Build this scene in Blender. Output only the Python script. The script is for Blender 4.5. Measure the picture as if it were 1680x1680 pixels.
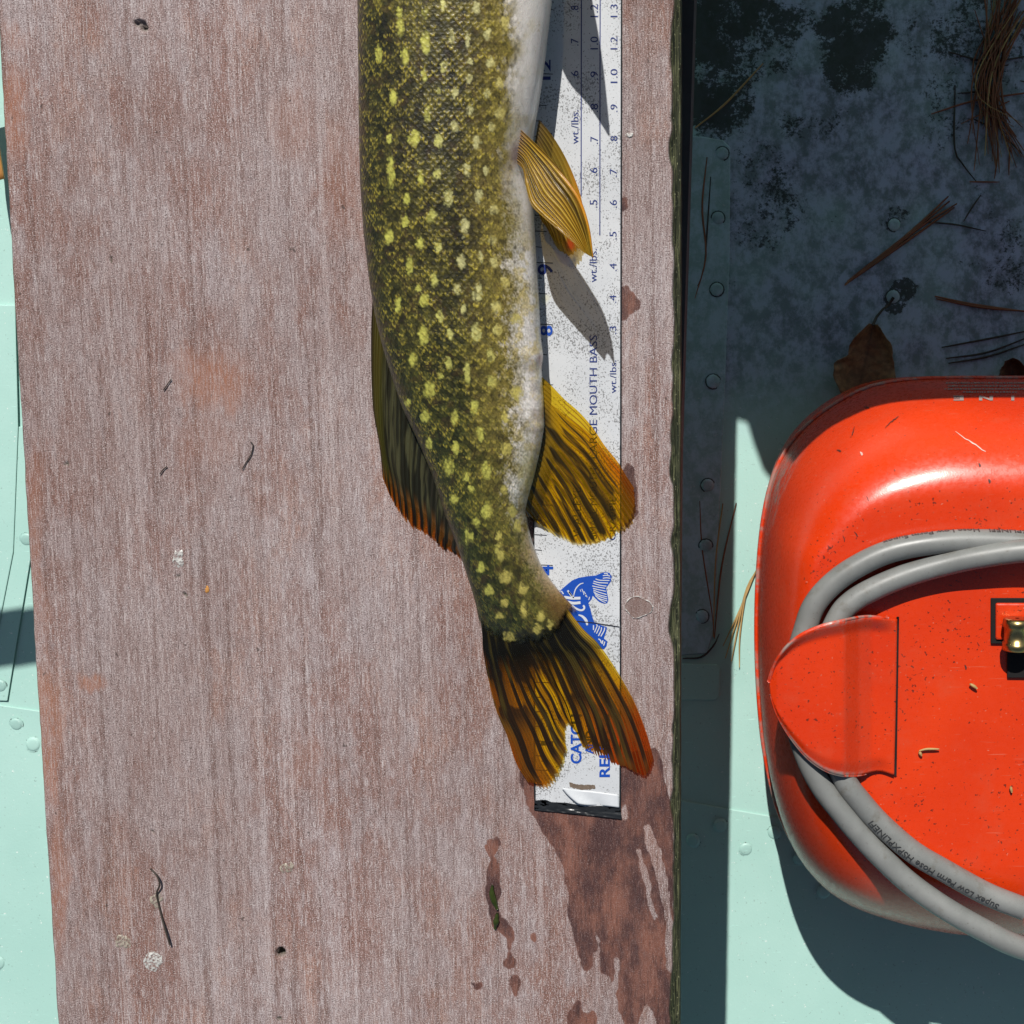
import bpy, math, random
import numpy as np
from mathutils import Vector
from mathutils.bvhtree import BVHTree

random.seed(4)
RNG = np.random.default_rng(7)
for o in list(bpy.data.objects):
    bpy.data.objects.remove(o)
SC = bpy.context.scene
COL = SC.collection

# ------------------------------------------------------------------ camera
H = 0.58                 # camera height over the seat board, metres
F = 2400.0               # focal length in photograph pixels
PPX, PPY = 1180.0, 840.0
TILT = math.radians(8.0)
cam = bpy.data.cameras.new('camera')
cam.sensor_width = 36.0
cam.lens = 36.0 * F / 1680.0
cam.shift_x = (840.0 - PPX) / 1680.0
cam.clip_start = 0.01
cam.clip_end = 200.0
camo = bpy.data.objects.new('camera', cam)
camo.location = (0, 0, H)
camo.rotation_euler = (-TILT, 0, 0)
COL.objects.link(camo)
SC.camera = camo

# ------------------------------------------------------------------ sky, sun, exposure
SUN = Vector((0.10, -0.95, -1.0))          # direction the light travels
elev = math.atan2(1.0, math.hypot(SUN.x, SUN.y))
w = bpy.data.worlds.new('World')
SC.world = w
w.use_nodes = True
nt = w.node_tree
nt.nodes.clear()
sky = nt.nodes.new('ShaderNodeTexSky')
sky.sky_type = 'NISHITA'
sky.sun_disc = False
sky.sun_elevation = elev
sky.sun_rotation = math.atan2(-SUN.x, -SUN.y)
bg = nt.nodes.new('ShaderNodeBackground')
bg.inputs['Strength'].default_value = 0.055
wo = nt.nodes.new('ShaderNodeOutputWorld')
nt.links.new(sky.outputs[0], bg.inputs[0])
nt.links.new(bg.outputs[0], wo.inputs[0])
sun = bpy.data.lights.new('sun', 'SUN')
sun.energy = 4.9
sun.angle = math.radians(0.5)
sun.color = (1.0, 0.965, 0.91)
suno = bpy.data.objects.new('sun', sun)
suno.rotation_euler = SUN.to_track_quat('-Z', 'Y').to_euler()
suno.location = (-0.3, 2, 2)
COL.objects.link(suno)
SC.view_settings.view_transform = 'Standard'
SC.view_settings.look = 'None'
SC.view_settings.gamma = 1.0
SC.view_settings.exposure = 0.0
SC.view_settings.use_curve_mapping = False

# ------------------------------------------------------------------ geometry helpers
ST, CT = math.sin(TILT), math.cos(TILT)
FA, FB = -0.2584, -0.12                     # boat floor: z = FA + FB*y


def ray(px, py):
    px = np.asarray(px, float) - PPX
    py = np.asarray(py, float) - PPY
    return px, -ST * F - CT * py, -CT * F + ST * py


def P(px, py, z):
    """survey point of the photograph on the level plane at height z -> metres"""
    rx, ry, rz = ray(px, py)
    k = (np.asarray(z, float) - H) / rz
    return np.stack(np.broadcast_arrays(k * rx, k * ry, H + k * rz), -1)


def PF(px, py, up=0.0):
    """the same on the sloping boat floor"""
    rx, ry, rz = ray(px, py)
    k = (FA + up - H) / (rz - FB * ry)
    return np.stack([k * rx, k * ry, H + k * rz], -1)


def proj(p):
    q = np.asarray(p, float) - np.array([0, 0, H])
    d = q[..., 1] * -ST + q[..., 2] * -CT
    u = q[..., 1] * CT + q[..., 2] * -ST
    return PPX + F * q[..., 0] / d, PPY - F * u / d


def _h(i, j, s):
    v = np.sin(i * 127.1 + j * 311.7 + s * 74.7) * 43758.5453
    return v - np.floor(v)


def vn(x, y, s=0):
    x = np.asarray(x, float); y = np.asarray(y, float)
    i, j = np.floor(x), np.floor(y)
    a, b = x - i, y - j
    a = a * a * (3 - 2 * a); b = b * b * (3 - 2 * b)
    return (_h(i, j, s) * (1 - a) + _h(i + 1, j, s) * a) * (1 - b) + (_h(i, j + 1, s) * (1 - a) + _h(i + 1, j + 1, s) * a) * b


def fbm(x, y, s=0, n=4):
    t, a, f = 0, .5, 1
    for k in range(n):
        t = t + a * vn(x * f, y * f, s + k * 13); a *= .5; f *= 2.03
    return t / (1 - .5 ** n)


def ss(a, b, x):
    t = np.clip((x - a) / (b - a), 0, 1)
    return t * t * (3 - 2 * t)


def mixc(c, d, f):
    f = np.asarray(f)[..., None]
    return c * (1 - f) + np.asarray(d) * f


def pip(poly, x, y):
    poly = np.asarray(poly, float)
    inside = np.zeros(np.shape(x), bool)
    n = len(poly)
    for i in range(n):
        x1, y1 = poly[i]; x2, y2 = poly[(i + 1) % n]
        if y1 == y2: continue
        c = ((y1 > y) != (y2 > y)) & (x < (x2 - x1) * (y - y1) / (y2 - y1) + x1)
        inside ^= c
    return inside


def poly_eval(pts, t):
    """point at normalised arc length t on a polyline smoothed by Catmull-Rom"""
    p = np.asarray(pts, float)
    if len(p) > 2:
        q = np.vstack([2 * p[0] - p[1], p, 2 * p[-1] - p[-2]])
        out = []
        tt = np.linspace(0, 1, 12, endpoint=False)[:, None]
        for i in range(1, len(q) - 2):
            a, b, c, d = q[i - 1], q[i], q[i + 1], q[i + 2]
            out.append(.5 * (2 * b + (c - a) * tt + (2 * a - 5 * b + 4 * c - d) * tt ** 2 + (-a + 3 * b - 3 * c + d) * tt ** 3))
        p = np.vstack(out + [p[-1:]])
    d = np.r_[0, np.cumsum(np.linalg.norm(np.diff(p, axis=0), axis=1))]
    d /= d[-1]
    t = np.asarray(t, float)
    return np.stack([np.interp(t, d, p[:, k]) for k in range(p.shape[1])], -1)


def new_obj(name, me, mat=None, parent=None):
    o = bpy.data.objects.new(name, me)
    COL.objects.link(o)
    if mat is not None:
        me.materials.append(mat)
    if parent is not None:
        o.parent = parent
        if parent.type == 'EMPTY':
            o.matrix_parent_inverse = parent.matrix_basis.inverted()
    return o


def tag(o, label=None, cat=None, group=None, kind=None):
    if label: o['label'] = label
    if cat: o['category'] = cat
    if group: o['group'] = group
    if kind: o['kind'] = kind
    return o


def thing(name, label, cat, loc, group=None):
    o = bpy.data.objects.new(name, None)
    COL.objects.link(o)
    o.location = tuple(float(v) for v in loc)
    o.empty_display_size = .02
    return tag(o, label, cat, group)


def mesh_np(name, V, Q, cols=None, smooth=True):
    """Q: (n,4) quads or list of faces"""
    me = bpy.data.meshes.new(name)
    V = np.ascontiguousarray(V, np.float32).reshape(-1, 3)
    if isinstance(Q, np.ndarray):
        n, k = Q.shape
        me.vertices.add(len(V)); me.vertices.foreach_set('co', V.ravel())
        me.loops.add(n * k); me.loops.foreach_set('vertex_index', np.ascontiguousarray(Q, np.int32).ravel())
        me.polygons.add(n)
        me.polygons.foreach_set('loop_start', np.arange(0, n * k, k, dtype=np.int32))
        me.polygons.foreach_set('loop_total', np.full(n, k, np.int32))
        me.update(calc_edges=True)
    else:
        me.from_pydata(V.tolist(), [], Q); me.update()
    if smooth:
        me.polygons.foreach_set('use_smooth', np.ones(len(me.polygons), bool))
    for nm, c in (cols or {}).items():
        c = np.asarray(c, np.float32).reshape(len(V), -1)
        if c.shape[1] == 3: c = np.c_[c, np.ones(len(V))]
        at = me.attributes.new(nm, 'FLOAT_COLOR', 'POINT')
        at.data.foreach_set('color', np.ascontiguousarray(c, np.float32).ravel())
    me.validate()
    return me


def grid_faces(n, m, wrap=False, off=0):
    a = np.arange(n * m).reshape(n, m) + off
    if wrap: a = np.c_[a, a[:, :1]]
    return np.stack([a[:-1, :-1], a[1:, :-1], a[1:, 1:], a[:-1, 1:]], -1).reshape(-1, 4)


def tube(pts, r, seg=8, taper=None):
    """V, F of a tube along world points; r scalar or per point"""
    p = np.asarray(pts, float); n = len(p)
    r = np.broadcast_to(np.asarray(r, float), (n,))
    t = np.gradient(p, axis=0); t /= np.linalg.norm(t, axis=1)[:, None] + 1e-12
    up = np.array([0, 0, 1.0])
    s = np.cross(t, up); s /= np.linalg.norm(s, axis=1)[:, None] + 1e-12
    b = np.cross(s, t)
    a = np.linspace(0, 2 * math.pi, seg, endpoint=False)
    V = p[:, None] + r[:, None, None] * (np.cos(a)[None, :, None] * s[:, None] + np.sin(a)[None, :, None] * b[:, None])
    Q = grid_faces(n, seg, wrap=True)
    faces = Q[:, ::-1].tolist()
    faces.append(list(range(seg))); faces.append([n * seg - seg + k for k in range(seg)][::-1])
    return V.reshape(-1, 3), faces


def join(parts):
    V, Fc, o = [], [], 0
    for v, f in parts:
        v = np.asarray(v).reshape(-1, 3)
        V.append(v); Fc += [[i + o for i in q] for q in (f.tolist() if isinstance(f, np.ndarray) else f)]
        o += len(v)
    return np.vstack(V), Fc


def coons(B, T, E0, E1, nu, nv, dense_u=None):
    u = np.linspace(0, 1, nu); v = np.linspace(0, 1, nv)
    b, t, l, r = poly_eval(B, u), poly_eval(T, u), poly_eval(E0, v), poly_eval(E1, v)
    U, V_ = np.meshgrid(u, v, indexing='ij')
    Ux, Vx = U[..., None], V_[..., None]
    S = (1 - Vx) * b[:, None] + Vx * t[:, None] + (1 - Ux) * l[None] + Ux * r[None] \
        - ((1 - Ux) * (1 - Vx) * b[0] + Ux * (1 - Vx) * b[-1] + (1 - Ux) * Vx * t[0] + Ux * Vx * t[-1])
    return U, V_, S[..., 0], S[..., 1]


# ------------------------------------------------------------------ material helpers
class M:
    def __init__(self, name):
        self.m = bpy.data.materials.new(name); self.m.use_nodes = True
        self.t = self.m.node_tree; self.t.nodes.clear()
        self.out = self.t.nodes.new('ShaderNodeOutputMaterial')
        self.b = self.t.nodes.new('ShaderNodeBsdfPrincipled')
        self.t.links.new(self.b.outputs[0], self.out.inputs[0])
        self._c = None

    def link(self, a, b): self.t.links.new(a, b)

    def put(self, node, key, v):
        s = node.inputs[key]
        if isinstance(v, bpy.types.NodeSocket): self.link(v, s)
        elif isinstance(v, (tuple, list)) and len(v) == 3 and s.type == 'RGBA': s.default_value = (*v, 1)
        else: s.default_value = v

    def set(self, **k):
        for a, v in k.items(): self.put(self.b, a.replace('_', ' '), v)
        return self

    def co(self):
        if self._c is None:
            self._c = self.t.nodes.new('ShaderNodeNewGeometry').outputs['Position']
        return self._c

    def noise(self, sx, sy=None, sz=None, detail=4, rough=.55, dist=0., off=0.):
        mp = self.t.nodes.new('ShaderNodeMapping')
        self.link(self.co(), mp.inputs[0])
        mp.inputs['Scale'].default_value = (sx, sy or sx, sz or sx)
        mp.inputs['Location'].default_value = (off, off * .7, off * .3)
        n = self.t.nodes.new('ShaderNodeTexNoise')
        self.link(mp.outputs[0], n.inputs['Vector'])
        n.inputs['Scale'].default_value = 1
        n.inputs['Detail'].default_value = detail
        n.inputs['Roughness'].default_value = rough
        n.inputs['Distortion'].default_value = dist
        return n.outputs[0]

    def voronoi(self, s, rnd=1., feature='F1'):
        n = self.t.nodes.new('ShaderNodeTexVoronoi')
        n.feature = feature
        self.link(self.co(), n.inputs['Vector'])
        n.inputs['Scale'].default_value = s
        n.inputs['Randomness'].default_value = rnd
        return n.outputs[0]

    def ramp(self, f, a, b, lo=0., hi=1.):
        n = self.t.nodes.new('ShaderNodeMapRange')
        n.interpolation_type = 'SMOOTHSTEP'
        self.put(n, 'Value', f)
        n.inputs['From Min'].default_value = a; n.inputs['From Max'].default_value = b
        n.inputs['To Min'].default_value = lo; n.inputs['To Max'].default_value = hi
        return n.outputs[0]

    def math(self, op, a, b=0.):
        n = self.t.nodes.new('ShaderNodeMath'); n.operation = op
        self.put(n, 0, a); self.put(n, 1, b)
        return n.outputs[0]

    def mix(self, f, a, b, mode='MIX'):
        n = self.t.nodes.new('ShaderNodeMix'); n.data_type = 'RGBA'; n.blend_type = mode
        self.put(n, 0, f)
        for i, v in ((6, a), (7, b)):
            if isinstance(v, bpy.types.NodeSocket): self.link(v, n.inputs[i])
            else: n.inputs[i].default_value = (*v, 1)
        return n.outputs[2]

    def attr(self, name):
        n = self.t.nodes.new('ShaderNodeAttribute'); n.attribute_name = name
        return n

    def sep(self, c):
        n = self.t.nodes.new('ShaderNodeSeparateColor'); self.link(c, n.inputs[0]); return n.outputs

    def bump(self, h, strength=.3, dist=.001, prev=None):
        n = self.t.nodes.new('ShaderNodeBump')
        n.inputs['Strength'].default_value = strength
        n.inputs['Distance'].default_value = dist
        self.link(h, n.inputs['Height'])
        if prev is not None: self.link(prev, n.inputs['Normal'])
        self.link(n.outputs[0], self.b.inputs['Normal'])
        return n.outputs[0]


def simple(name, col, rough=.5, metal=0., var=.25, scale=400., bump=.1):
    m = M(name)
    n = m.noise(scale, detail=3)
    d = tuple(c * (1 - var) for c in col)
    m.set(Base_Color=m.mix(n, d, tuple(min(1, c * (1 + var * .6)) for c in col)), Roughness=rough, Metallic=metal)
    if bump: m.bump(n, bump, .0005)
    return m.m


MAT = {}
# painted aluminium of the boat
m = M('mint_paint')
g = m.attr('Mask'); gs = m.sep(g.outputs['Color'])
big = m.noise(9, detail=5); mid = m.noise(60, detail=5, rough=.6); fine = m.noise(900, detail=3)
base = m.mix(m.ramp(big, .3, .7), (.335, .545, .49), (.375, .585, .53))
base = m.mix(m.ramp(mid, .62, .8, 0, .25), base, (.33, .53, .49))
speck = m.ramp(m.noise(620, detail=2, off=4), .68, .72)
base = m.mix(m.math('MULTIPLY', speck, .45), base, (.16, .22, .2))
chip = m.ramp(m.noise(520, detail=2, off=9), .70, .74)
base = m.mix(m.math('MULTIPLY', chip, .7), base, (.72, .76, .72))
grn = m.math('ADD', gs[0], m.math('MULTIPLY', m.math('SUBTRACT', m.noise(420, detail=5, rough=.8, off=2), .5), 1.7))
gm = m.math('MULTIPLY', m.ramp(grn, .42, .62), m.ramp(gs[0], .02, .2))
tint_layer = m.ramp(gs[1], 0, 1)  # second mask channel: painted floor shade, plus faint drop marks
base = m.mix(tint_layer, base, m.mix(m.ramp(m.noise(120, 90, 100, detail=6, rough=.75, off=81), .38, .62), (.115, .125, .16), (.36, .38, .54)))
scf = m.ramp(m.noise(90, 700, 300, detail=3, rough=.7, off=91), .66, .74, 0, .5)
base = m.mix(scf, base, m.mix(1., base, (1.5, 1.5, 1.5), 'MULTIPLY'))
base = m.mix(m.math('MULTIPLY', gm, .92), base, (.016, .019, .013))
m.set(Base_Color=base, Roughness=m.ramp(mid, .3, .7, .42, .6))
m.bump(fine, .12, .0006)
MAT['mint'] = m.m
MAT['rivet'] = simple('mint_rivet', (.40, .62, .56), .45, var=.2, scale=700)

# weathered seat board
m = M('weathered_red_board')
g = m.attr('Mask'); gs = m.sep(g.outputs['Color'])
fib = m.noise(1350, 90, 300, detail=4, rough=.62, dist=.4)
fib2 = m.noise(2300, 230, 300, detail=3, rough=.6, off=3)
grit = m.noise(2100, detail=2, rough=.6, off=7)
blot = m.noise(24, 11, 20, detail=5, rough=.62, off=1)
blot2 = m.noise(75, 30, 50, detail=5, rough=.66, off=5)
blot3 = m.noise(260, 70, 50, detail=4, rough=.66, off=11)
lng = m.noise(330, 6, 20, detail=5, rough=.6, dist=.8, off=31)
lng2 = m.noise(120, 4, 20, detail=4, rough=.6, dist=1.2, off=41)
wide = m.noise(9, 5, 9, detail=3, rough=.55, off=51)
c = m.mix(m.ramp(blot, .38, .62), (.205, .108, .086), (.268, .204, .194))
c = m.mix(m.ramp(m.noise(40, 14, 20, detail=5, rough=.7, off=21), .50, .68, 0, .65), c, (.31, .175, .13))
c = m.mix(m.ramp(blot2, .44, .64, 0, .75), c, (.29, .24, .238))
c = m.mix(m.ramp(lng2, .54, .70, 0, .55), c, (.32, .265, .26))
c = m.mix(m.ramp(lng2, .47, .32, 0, .4), c, (.19, .105, .085))
c = m.mix(m.ramp(lng, .53, .66, 0, .45), c, (.42, .36, .35))
c = m.mix(m.ramp(lng, .47, .35, 0, .6), c, (.125, .068, .055))
c = m.mix(m.ramp(blot3, .54, .70, 0, .4), c, (.38, .335, .34))
c = m.mix(m.ramp(blot3, .47, .30, 0, .4), c, (.165, .095, .08))
c = m.mix(m.ramp(fib, .52, .68, 0, .5), c, (.46, .41, .405))
c = m.mix(m.ramp(fib, .46, .31, 0, .5), c, (.125, .07, .058))
c = m.mix(m.ramp(fib2, .54, .69, 0, .5), c, (.54, .50, .49))
c = m.mix(m.ramp(fib2, .45, .30, 0, .6), c, (.085, .052, .046))
c = m.mix(m.ramp(grit, .55, .70, 0, .7), c, (.60, .56, .55))
c = m.mix(m.ramp(grit, .46, .33, 0, .9), c, (.06, .045, .04))
c = m.mix(m.ramp(wide, .35, .65, .0, .42), c, m.mix(1., c, (1.35, 1.32, 1.33), 'MULTIPLY'))
c = m.mix(m.ramp(wide, .55, .35, .0, .35), c, m.mix(1., c, (.88, .76, .72), 'MULTIPLY'))
c = m.mix(m.math('MULTIPLY', gs[1], m.ramp(fib2, .3, .6, .85, .35)), c, (.34, .135, .07))
pit = m.ramp(m.noise(300, 240, 200, detail=2, off=12), .735, .77)
c = m.mix(m.math('MULTIPLY', pit, .7), c, (.05, .035, .03))
wetc = m.mix(m.ramp(blot2, .38, .64), (.060, .028, .026), (.20, .078, .050))
wetc = m.mix(m.ramp(fib, .48, .32, 0, .6), wetc, (.03, .017, .016))
wetc = m.mix(m.ramp(fib2, .55, .7, 0, .35), wetc, (.30, .17, .14))
wetc = m.mix(m.ramp(grit, .56, .72, 0, .4), wetc, (.33, .25, .24))
wetc = m.mix(m.ramp(grit, .42, .25, 0, .7), wetc, (.03, .018, .016))
wf = m.ramp(m.math('ADD', gs[0], m.math('MULTIPLY', m.math('SUBTRACT', fib, .5), .7)), .28, .68)
wf = m.math('MULTIPLY', wf, m.ramp(gs[0], .02, .2))
c = m.mix(m.math('MULTIPLY', wf, m.ramp(blot2, .3, .6, .98, .9)), c, wetc)
moss = m.mix(m.ramp(m.noise(2200, 70, 900, detail=4, rough=.65, off=2), .42, .66), (.012, .015, .008), (.115, .118, .058))
moss = m.mix(m.ramp(m.noise(1700, 900, 900, detail=2, off=8), .62, .74, 0, .8), moss, (.30, .30, .17))
moss = m.mix(m.ramp(m.noise(300, 40, 300, detail=3, off=5), .5, .7, 0, .8), moss, (.02, .024, .013))
c = m.mix(gs[2], c, moss)
c = m.mix(m.math('SUBTRACT', 1., g.outputs['Alpha']), c, (.075, .075, .055))
m.set(Base_Color=c, Roughness=m.ramp(gs[0], 0, 1, .78, .5))
m.b.inputs['Specular IOR Level'].default_value = .25
n1 = m.bump(m.math('ADD', fib, lng), .35, .0005)
m.bump(grit, .45, .0004, n1)
MAT['board'] = m.m

# ruler
m = M('ruler_white')
zone = m.noise(55, detail=3, off=3)
sp = m.noise(1500, 1200, 1000, detail=2, rough=.5, off=1)
sp2 = m.noise(1700, 1500, 1000, detail=1, off=6)
th = m.ramp(zone, .36, .64, .0, .12)
s1 = m.ramp(m.math('ADD', sp, th), .675, .715)
s2 = m.ramp(m.math('ADD', sp2, th), .715, .75)
c = m.mix(m.ramp(m.noise(30, detail=4), .35, .7), (.53, .545, .56), (.60, .61, .62))
c = m.mix(m.math('MULTIPLY', m.math('MAXIMUM', s1, s2), .68), c, (.08, .075, .07))
st = m.ramp(m.noise(60, detail=2, off=15), .70, .78)
c = m.mix(m.ramp(m.noise(170, 90, 100, detail=5, rough=.7, off=33), .52, .75, 0, .35), c, (.40, .40, .40))
c = m.mix(m.math('MULTIPLY', st, .5), c, (.60, .57, .30))
m.set(Base_Color=c, Roughness=.38)
MAT['ruler'] = m.m
MAT['black'] = simple('black_tape', (.018, .02, .022), .3, var=.5, scale=300, bump=.4)
MAT['ink'] = simple('blue_ink', (.012, .03, .17), .45, var=.25, scale=900, bump=0)
MAT['ink2'] = simple('bright_blue_ink', (.008, .065, .38), .42, var=.15, scale=700, bump=0)
MAT['inkdark'] = simple('black_ink', (.02, .02, .03), .45, var=.3, scale=900, bump=0)
MAT['white'] = simple('white_print', (.58, .60, .62), .42, var=.1, scale=600, bump=0)

# fish skin
m = M('pike_skin')
a = m.attr('Col')
m.link(a.outputs['Alpha'], m.b.inputs['Alpha'])
m.set(Base_Color=a.outputs['Color'], Roughness=m.ramp(m.noise(700, detail=3), .3, .7, .30, .5))
m.b.inputs['Specular IOR Level'].default_value = .5
m.b.inputs['Coat Weight'].default_value = .25
m.b.inputs['Coat Roughness'].default_value = .12
m.bump(m.noise(1800, detail=2), .35, .0003)
MAT['skin'] = m.m
# fin: a stained, see-through membrane between pigmented rays
m = M('fin_membrane')
a = m.attr('Col'); t = m.attr('Tint')
m.set(Base_Color=a.outputs['Color'], Roughness=.30)
m.b.inputs['Specular IOR Level'].default_value = .35
m.bump(m.noise(1500, 900, 900, detail=2), .2, .0003)
tr = m.t.nodes.new('ShaderNodeBsdfTransparent')
m.link(t.outputs['Color'], tr.inputs[0])
mx = m.t.nodes.new('ShaderNodeMixShader')
m.link(a.outputs['Alpha'], mx.inputs[0]); m.link(tr.outputs[0], mx.inputs[1]); m.link(m.b.outputs[0], mx.inputs[2])
m.link(mx.outputs[0], m.out.inputs[0])
MAT['fin'] = m.m

# red enamel of the tank
m = M('red_enamel')
big = m.noise(12, detail=3); gr = m.noise(420, detail=3, rough=.6, off=2)
c = m.mix(m.ramp(big, .3, .7), (.60, .034, .004), (.70, .047, .005))
zone = m.noise(24, detail=3, off=8)
a = m.attr('Mask'); asx = m.sep(a.outputs['Color'])
top = asx[0]
dk = m.ramp(m.math('ADD', m.noise(640, detail=2, off=5), m.math('MULTIPLY', m.math('MULTIPLY', m.ramp(zone, .35, .7), top), .095)), .70, .735)
c = m.mix(m.math('MULTIPLY', dk, .8), c, (.05, .015, .01))
dust = m.ramp(m.noise(900, detail=1, off=15), .74, .78)
c = m.mix(m.math('MULTIPLY', dust, .5), c, (.62, .28, .2))
wear = m.math('MULTIPLY', asx[1], m.ramp(m.noise(90, 90, 300, detail=5, rough=.7, off=3), .42, .62))
haze_ = m.ramp(m.noise(55, 55, 80, detail=5, rough=.65, off=61), .5, .75, 0, .22)
c = m.mix(haze_, c, (.50, .10, .05))
scr = m.ramp(m.noise(60, 1500, 700, detail=2, off=71), .70, .74, 0, .35)
c = m.mix(scr, c, (.62, .20, .12))
c = m.mix(wear, c, (.30, .235, .205))
m.set(Base_Color=c, Roughness=m.ramp(gr, .35, .7, .25, .36))
m.b.inputs['Specular IOR Level'].default_value = .6
m.bump(m.noise(1400, detail=2), .07, .0004)
MAT['red'] = m.m
m = M('grey_rubber')
n = m.noise(60, detail=4); n2 = m.noise(700, detail=3)
c = m.mix(m.ramp(n, .3, .7), (.175, .18, .172), (.22, .225, .215))
c = m.mix(m.ramp(m.noise(110, detail=5, rough=.7, off=4), .52, .72, 0, .55), c, (.12, .105, .08))
c = m.mix(m.ramp(m.noise(600, detail=3, rough=.7, off=14), .62, .72, 0, .5), c, (.10, .09, .08))
m.set(Base_Color=c, Roughness=m.ramp(n, .3, .7, .38, .5))
m.bump(n2, .08, .0003)
MAT['hose'] = m.m
MAT['brass'] = simple('brass', (.55, .40, .16), .28, 1., .35, 250, .2)
MAT['steel'] = simple('worn_edge', (.42, .36, .32), .5, .3, .4, 300, .2)
MAT['hole'] = simple('dark_gap', (.006, .005, .005), .95, 0, .3, 300, .2)
MAT['needle'] = simple('dry_pine_needle', (.22, .075, .03), .6, 0, .5, 120, .1)
MAT['needle2'] = simple('tan_pine_needle', (.42, .27, .10), .6, 0, .4, 120, .1)
m = M('dry_leaf')
a = m.attr('Col')
c = m.mix(m.ramp(m.noise(300, detail=4), .35, .7), (.62, .62, .62), (1.1, 1.1, 1.1))
m.set(Base_Color=m.mix(1., a.outputs['Color'], c, 'MULTIPLY'), Roughness=.7)
m.bump(m.noise(500, detail=3), .4, .0006)
MAT['leaf'] = m.m
MAT['scaledry'] = simple('dried_scale', (.60, .585, .55), .4, 0, .45, 500, .4)
MAT['scaletan'] = simple('dried_scale_tan', (.40, .35, .28), .45, 0, .4, 500, .4)
for nm_ in ('scaledry', 'scaletan'):
    t_ = MAT[nm_].node_tree; b_ = t_.nodes['Principled BSDF']
    gp = t_.nodes.new('ShaderNodeNewGeometry'); nz = t_.nodes.new('ShaderNodeTexNoise'); nz.inputs['Scale'].default_value = 900; nz.inputs['Detail'].default_value = 3
    mr = t_.nodes.new('ShaderNodeMapRange'); mr.inputs['From Min'].default_value = .40; mr.inputs['From Max'].default_value = .58; mr.inputs['To Min'].default_value = .05
    t_.links.new(gp.outputs['Position'], nz.inputs['Vector']); t_.links.new(nz.outputs[0], mr.inputs[0]); t_.links.new(mr.outputs[0], b_.inputs['Alpha'])
MAT['weed'] = simple('green_weed', (.035, .05, .008), .22, 0, .6, 260, .5)
MAT['twig'] = simple('dark_stem', (.04, .03, .022), .6, 0, .4, 400, .2)
MAT['plum'] = simple('dark_seat_frame', (.06, .048, .05), .7, 0, .4, 90, .3)
MAT['strap'] = simple('orange_webbing', (.55, .25, .06), .7, 0, .5, 200, .5)
MAT['under'] = simple('ply_edge', (.12, .10, .07), .8, 0, .4, 200, .4)

# ------------------------------------------------------------------ boat floor
gx = np.unique(np.r_[np.linspace(-1.6, -.46, 14), np.linspace(-.44, -.34, 30), np.linspace(-.33, -.04, 10), np.linspace(-.03, .20, 210), np.linspace(.22, 1.6, 14)])
gy = np.unique(np.r_[np.linspace(-1.8, -.48, 14), np.linspace(-.46, .21, 560), np.linspace(.23, 1.8, 16)])
GX, GY = np.meshgrid(gx, gy, indexing='ij')
GZ = FA + FB * GY
fx, fy = proj(np.stack([GX, GY, GZ], -1))
wx = fx + 60 * (fbm(fx / 50, fy / 50, 3) - .5); wy = fy + 60 * (fbm(fx / 50, fy / 50, 9) - .5)


def blob(cx, cy, rx, ry, soft=.5):
    return 1 - ss(1 - soft, 1 + soft, np.hypot((wx - cx) / rx, (wy - cy) / ry))


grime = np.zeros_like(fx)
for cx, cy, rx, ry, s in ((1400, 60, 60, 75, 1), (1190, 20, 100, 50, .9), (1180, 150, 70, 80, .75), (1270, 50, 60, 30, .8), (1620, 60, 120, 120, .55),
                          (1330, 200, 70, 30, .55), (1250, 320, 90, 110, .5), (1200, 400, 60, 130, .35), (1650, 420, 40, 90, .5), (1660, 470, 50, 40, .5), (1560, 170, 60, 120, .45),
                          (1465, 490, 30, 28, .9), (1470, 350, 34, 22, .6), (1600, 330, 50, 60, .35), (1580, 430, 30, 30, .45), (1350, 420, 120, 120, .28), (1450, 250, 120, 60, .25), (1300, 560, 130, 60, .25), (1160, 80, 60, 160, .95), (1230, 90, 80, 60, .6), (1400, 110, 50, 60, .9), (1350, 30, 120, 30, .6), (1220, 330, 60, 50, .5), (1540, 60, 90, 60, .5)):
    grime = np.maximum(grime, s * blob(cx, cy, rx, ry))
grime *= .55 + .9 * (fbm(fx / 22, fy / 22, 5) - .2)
tint_layer = 1.0 * ss(780, 560, fy) * ss(1120, 1160, fx) * (.45 + .55 * fbm(fx / 90, fy / 90, 31)) * (fx > 1100) * (fy < 800)  # shade painted over the upper right floor as a bluish tone
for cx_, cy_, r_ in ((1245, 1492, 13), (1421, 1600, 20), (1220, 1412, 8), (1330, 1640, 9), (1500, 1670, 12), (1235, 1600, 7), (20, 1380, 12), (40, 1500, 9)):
    tint_layer = np.maximum(tint_layer, .16 * blob(cx_, cy_, r_, r_ * 1.2, .25))  # water drop marks share the painted shade channel
tint_layer = np.clip(tint_layer, 0, 1)
mask = np.stack([np.clip(grime, 0, 1), tint_layer, 0 * tint_layer, 0 * tint_layer + 1], -1)
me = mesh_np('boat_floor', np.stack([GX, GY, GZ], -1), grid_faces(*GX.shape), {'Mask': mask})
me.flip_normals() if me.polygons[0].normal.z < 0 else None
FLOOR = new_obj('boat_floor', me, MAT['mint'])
tag(FLOOR, 'mint green painted aluminium boat floor', None, None, 'structure')


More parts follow.
